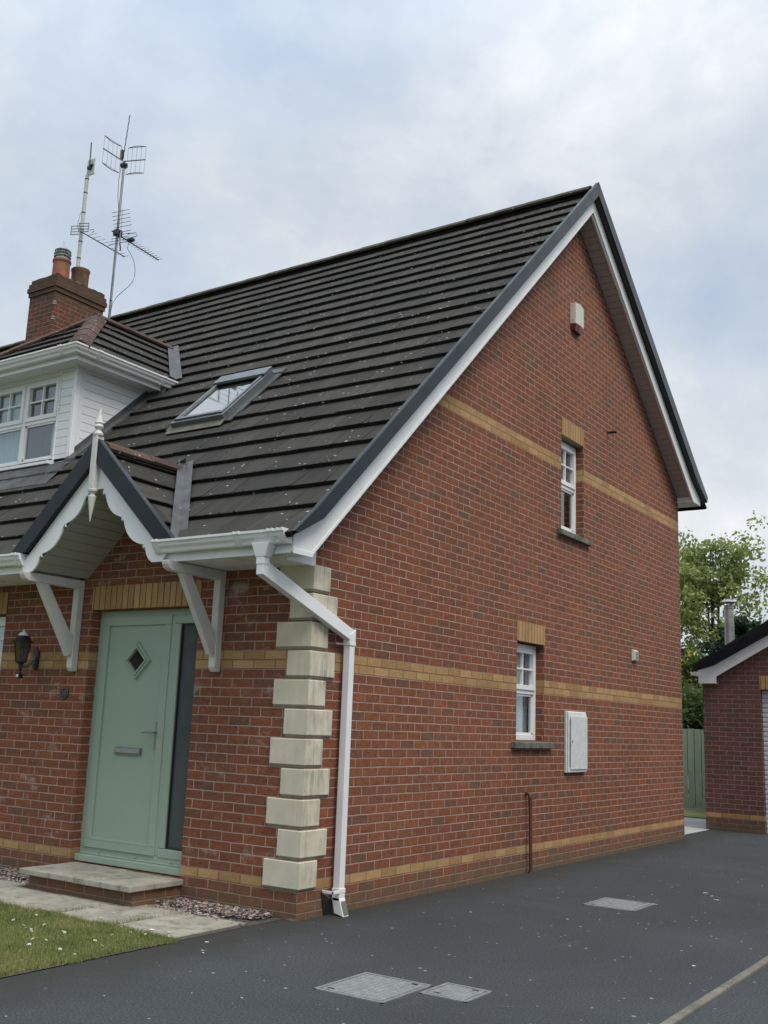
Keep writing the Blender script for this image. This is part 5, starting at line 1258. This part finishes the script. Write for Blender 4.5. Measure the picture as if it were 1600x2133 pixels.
fl_ = t.build('flue', plain('weathered steel flue', (.36, .36, .34), .42, metal=.45, var=.12, scale=6, dirt=((.22, .13, .06), .60, .5)), ga, smooth=35)
# ================================================================== FENCE
fe = thing('wooden_fence', 'green painted board fence between the house and the garage', 'fence', (-1.8, 14.7, 0))
t = MB(); x = -6.0; rg = random.Random(12)
while x < -.1:
    w = .128 + rg.uniform(-.003, .003); t.box(x, x + w, 14.70, 14.72, .06, 1.60 + rg.uniform(-.012, .012)); x += w + .014
t.build('boards', M['board'], fe, bev=.002)
t = MB(); t.box(-6, -.1, 14.722, 14.76, .35, .43); t.box(-6, -.1, 14.722, 14.76, 1.2, 1.28); t.build('rail', M['board'], fe)
t = MB(); t.box(-6, -.1, 14.69, 14.725, -.02, .058); t.build('gravel_board', M['conc'], fe)
# ================================================================== TREES
def leaf_cloud(mb, c, r, n, size, rg, squash=1.0, droop=0.):
    for k in range(n):
        # points favour the outside of the clump
        d = Vector((rg.gauss(0, 1), rg.gauss(0, 1), rg.gauss(0, 1))).normalized() * (rg.random() ** .45) * r
        d.z *= squash; p = c + d
        s_ = size * rg.uniform(.6, 1.3); nrm = (Vector((rg.gauss(0, .7), rg.gauss(0, .7), rg.gauss(.5, .6)))).normalized()
        u = nrm.orthogonal().normalized(); a = rg.uniform(0, 6.28); v = nrm.cross(u); u, v = u * math.cos(a) + v * math.sin(a), v * math.cos(a) - u * math.sin(a)
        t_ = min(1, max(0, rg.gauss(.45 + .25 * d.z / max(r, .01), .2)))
        b = len(mb.v); mb.v += [p - u * s_, p - v * s_ * .62 + nrm * s_ * .12, p + u * s_, p + v * s_ * .62 + nrm * s_ * .12]
        mb.f.append([b, b + 1, b + 2, b + 3]); mb.uv.append((t_, 0))
def tree(name, label, cat, base, height, spread, seed, leaf, lsize, nleaf, multi=1, trunk_r=.12, first=.25, crown0=.3, group=None, squash=.8, nlimb=16, clump=.5, blossom=None):
    rg = random.Random(seed); tr_ = thing(name, label, cat, base, group); base = Vector(base)
    wood = MB(); leaves = MB(); tips = []
    for m_ in range(multi):
        lean = Vector((rg.uniform(-.3, .3), rg.uniform(-.3, .3), 0)) * (spread * .55 if multi > 1 else .25)
        pts_ = [base + Vector((rg.uniform(-.1, .1), rg.uniform(-.1, .1), -.1))]; n_ = 7
        for k in range(1, n_ + 1):
            f = k / n_; pts_.append(base + lean * f ** .8 + Vector((rg.uniform(-.07, .07), rg.uniform(-.07, .07), height * .92 * f)))
        rs = [trunk_r * (1 - .88 * k / n_) / (1 if multi == 1 else 1.3) for k in range(n_ + 1)]
        wood.tube(pts_, rs, 7)
        for b_ in range(nlimb):
            f = rg.uniform(first, .95); i = min(n_ - 1, int(f * n_)); p = pts_[i].lerp(pts_[i + 1], f * n_ - i)
            a = rg.uniform(0, 6.28); L = spread * rg.uniform(.45, 1.0) * math.sin(math.pi * min(1, .18 + .80 * f)) ** .6
            d = Vector((math.cos(a), math.sin(a), rg.uniform(.45, 1.1))).normalized()
            q = [p, p + d * L * .5 + Vector((0, 0, .05)), p + d * L + Vector((0, 0, .15 * L))]
            if q[2].z > base.z + height: q[2].z = base.z + height - rg.uniform(0, .3)
            r0 = rs[i] * .55; wood.tube(q, [r0, r0 * .55, r0 * .2], 5)
            for c_ in (q[1].lerp(q[2], .35), q[2]):
                tips.append((c_, clump * rg.uniform(.6, 1.1)))
                for _ in range(2):
                    e_ = c_ + Vector((rg.gauss(0, .5), rg.gauss(0, .5), rg.gauss(.1, .4))) * clump * 1.3
                    wood.tube([c_, e_], [r0 * .25, r0 * .08], 4); tips.append((e_, clump * rg.uniform(.4, .8)))
        tips.append((pts_[-1], clump * .8))
    tot = sum(r ** 2 for _, r in tips)
    for c_, r in tips:
        if c_.z - base.z < height * crown0: continue
        leaf_cloud(leaves, c_, r, int(nleaf * r ** 2 / tot), lsize, rg, squash)
    wood.build('trunk', M['bark'], tr_, smooth=True)
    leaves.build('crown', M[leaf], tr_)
    if blossom:
        bl_ = MB()
        for c_, r in tips:
            if rg.random() < blossom:
                for _ in range(34):
                    p = c_ + Vector((rg.gauss(0, .05), rg.gauss(0, .05), -rg.uniform(0, .32))); leaf_cloud(bl_, p, .03, 1, .045, rg)
        bl_.build('blossom', M['yellow'], tr_)
    return tr_
tree('sycamore_tree', 'tall light green tree with several stems behind the garage flue', 'tree', (-3.05, 21., 0), 6.95, 2.0, 3, 'leaf', .058, 14500, multi=4, trunk_r=.10, nlimb=15, clump=.44, first=.28, crown0=.26)
tree('laburnum_tree', 'small dark leaved tree with hanging yellow blossom beside the house corner', 'tree', (-2.35, 17.2, 0), 3.35, .9, 8, 'leafd', .05, 8000, multi=2, trunk_r=.05, nlimb=12, clump=.34, crown0=.2, blossom=.95)
tree('conifer_tree', 'very dark evergreen tree behind the garage roof', 'tree', (-1.45, 18.5, 0), 4.3, 1.1, 5, 'needle', .055, 14000, multi=1, trunk_r=.09, nlimb=34, clump=.32, crown0=.1)
tree('shrub', 'dense green shrub rising behind the green board fence', 'shrub', (-1.95, 16.0, 0), 2.5, .8, 14, 'leafd', .05, 12000, multi=3, trunk_r=.04, nlimb=14, clump=.34, crown0=.1)
tree('shrub', 'loose shrub behind the fence close to the garage wall', 'shrub', (-3.7, 19.0, 0), 3.0, 1.2, 17, 'leaf', .06, 9000, multi=3, trunk_r=.04, nlimb=10, clump=.4, crown0=.1)

# ================================================================== UNSEEN STREET, ADDED FOR THE GLASS TO REFLECT (behind and beside the viewpoint)
sheet('road', [(-200, -24), (200, -24), (200, -17.5), (-200, -17.5)], .006, M['asphalt'])
sheet('pavement', [(-200, -17.5), (200, -17.5), (200, -15.6), (-200, -15.6)], .05, M['conc'], thick=.1)
def added_house(label, x0, x1, y0, y1, eave, ridge, along, wins):
    cx, cy = (x0 + x1) / 2, (y0 + y1) / 2
    h = thing('house', label, 'house', (cx, cy, 0)); t = MB()
    if along == 'x':
        prof = [(y0, 0), (y1, 0), (y1, eave), (cy, ridge), (y0, eave)]; t.prism(prof, 0, x0, x1)
    else:
        prof = [(x0, 0), (x1, 0), (x1, eave), (cx, ridge), (x0, eave)]; t.prism(prof, 1, y0, y1)
    t.build('wall', M['brick2'], h, uvm=buv2)
    t = MB(); o_ = .4; k = (ridge - eave) / ((y1 - y0) / 2 if along == 'x' else (x1 - x0) / 2)
    for sg_ in (1, -1):
        if along == 'x':
            e = (y1 if sg_ > 0 else y0) + sg_ * o_; ze = eave - k * o_ + .05
            sl_ = math.hypot(1, k); L_ = abs(e - cy) * sl_
            tiles(t, (x0 - .2, e, ze) , (1, 0, 0), (0, -sg_ / sl_, k / sl_), (0, sg_ * k / sl_, 1 / sl_), x1 - x0 + .4, L_, tw=2.5, seed=3)
        else:
            e = (x1 if sg_ > 0 else x0) + sg_ * o_; ze = eave - k * o_ + .05
            sl_ = math.hypot(1, k); L_ = abs(e - cx) * sl_
            tiles(t, (e, y0 - .2, ze), (0, 1, 0), (-sg_ / sl_, 0, k / sl_), (sg_ * k / sl_, 0, 1 / sl_), y1 - y0 + .4, L_, tw=2.5, seed=3)
    t.build('roof', M['tile'], h)
    for (ax, pl_, a0, a1, z0, z1, d_) in wins:
        t = MB(); t.tf = (lambda p, pl_=pl_, d_=d_: (pl_ + d_ * p.y, p.x, p.z)) if ax == 0 else (lambda p, pl_=pl_, d_=d_: (p.x, pl_ + d_ * p.y, p.z))
        t.box(a0, a1, .0, .03, z0, z0 + .07); t.box(a0, a1, .0, .03, z1 - .07, z1); t.box(a0, a0 + .07, .0, .03, z0, z1); t.box(a1 - .07, a1, .0, .03, z0, z1); t.box((a0 + a1) / 2 - .03, (a0 + a1) / 2 + .03, 0, .03, z0, z1)
        w = t.build('window', M['upvc'], h); t2 = MB(); t2.tf = t.tf; t2.box(a0 + .05, a1 - .05, .0, .012, z0 + .05, z1 - .05); t2.build('pane', M['wpane'], w)
M['brick2'] = plain('pale dashed render', (.20, .195, .18), .9, var=.1, bumpy=.5)
M['wpane'] = plain('dark pane', (.03, .035, .04), .08)
added_house('unseen pale rendered house added beyond the drive for reflections', 9.3, 20, -1.5, 8.5, 5.2, 8.6, 'y', [(0, 9.3, 1.2, 2.0, 1.2, 2.3, -1), (0, 9.3, 4.5, 5.2, 3.8, 4.9, -1)])
added_house('unseen pale rendered house added across the road opposite the green door for reflections', -22, -8, -40, -31, 5.0, 8.8, 'x', [(1, -31, -20, -18, 1, 2.3, 1), (1, -31, -14, -12, 1, 2.3, 1), (1, -31, -20, -18.4, 3.6, 4.8, 1), (1, -31, -12, -10.4, 3.6, 4.8, 1)])
added_house('unseen pale rendered house added across the road opposite the drive for reflections', -4, 10, -40, -31, 5.0, 8.8, 'x', [(1, -31, -2, 0, 1, 2.3, 1), (1, -31, 4, 6, 1, 2.3, 1), (1, -31, 6, 7.6, 3.6, 4.8, 1)])
added_house('unseen pale rendered house added across the road farthest left for reflections', -42, -27, -41, -32, 5.0, 8.8, 'x', [(1, -32, -38, -36, 1, 2.3, 1), (1, -32, -31, -29, 1, 2.3, 1)])
hg = MB(); rg = random.Random(77)
for k in range(90):
    leaf_cloud(hg, Vector((-30 + k * .5, -25.6 + rg.uniform(-.2, .2), 1.0 + rg.uniform(-.1, .1))), .95, 130, .09, rg, 1.0)
tagp(hg.build('hedge', M['leafd'], loc=(-8, -25.6, 0)), 'unseen long green hedge added across the road for reflections', 'hedge')
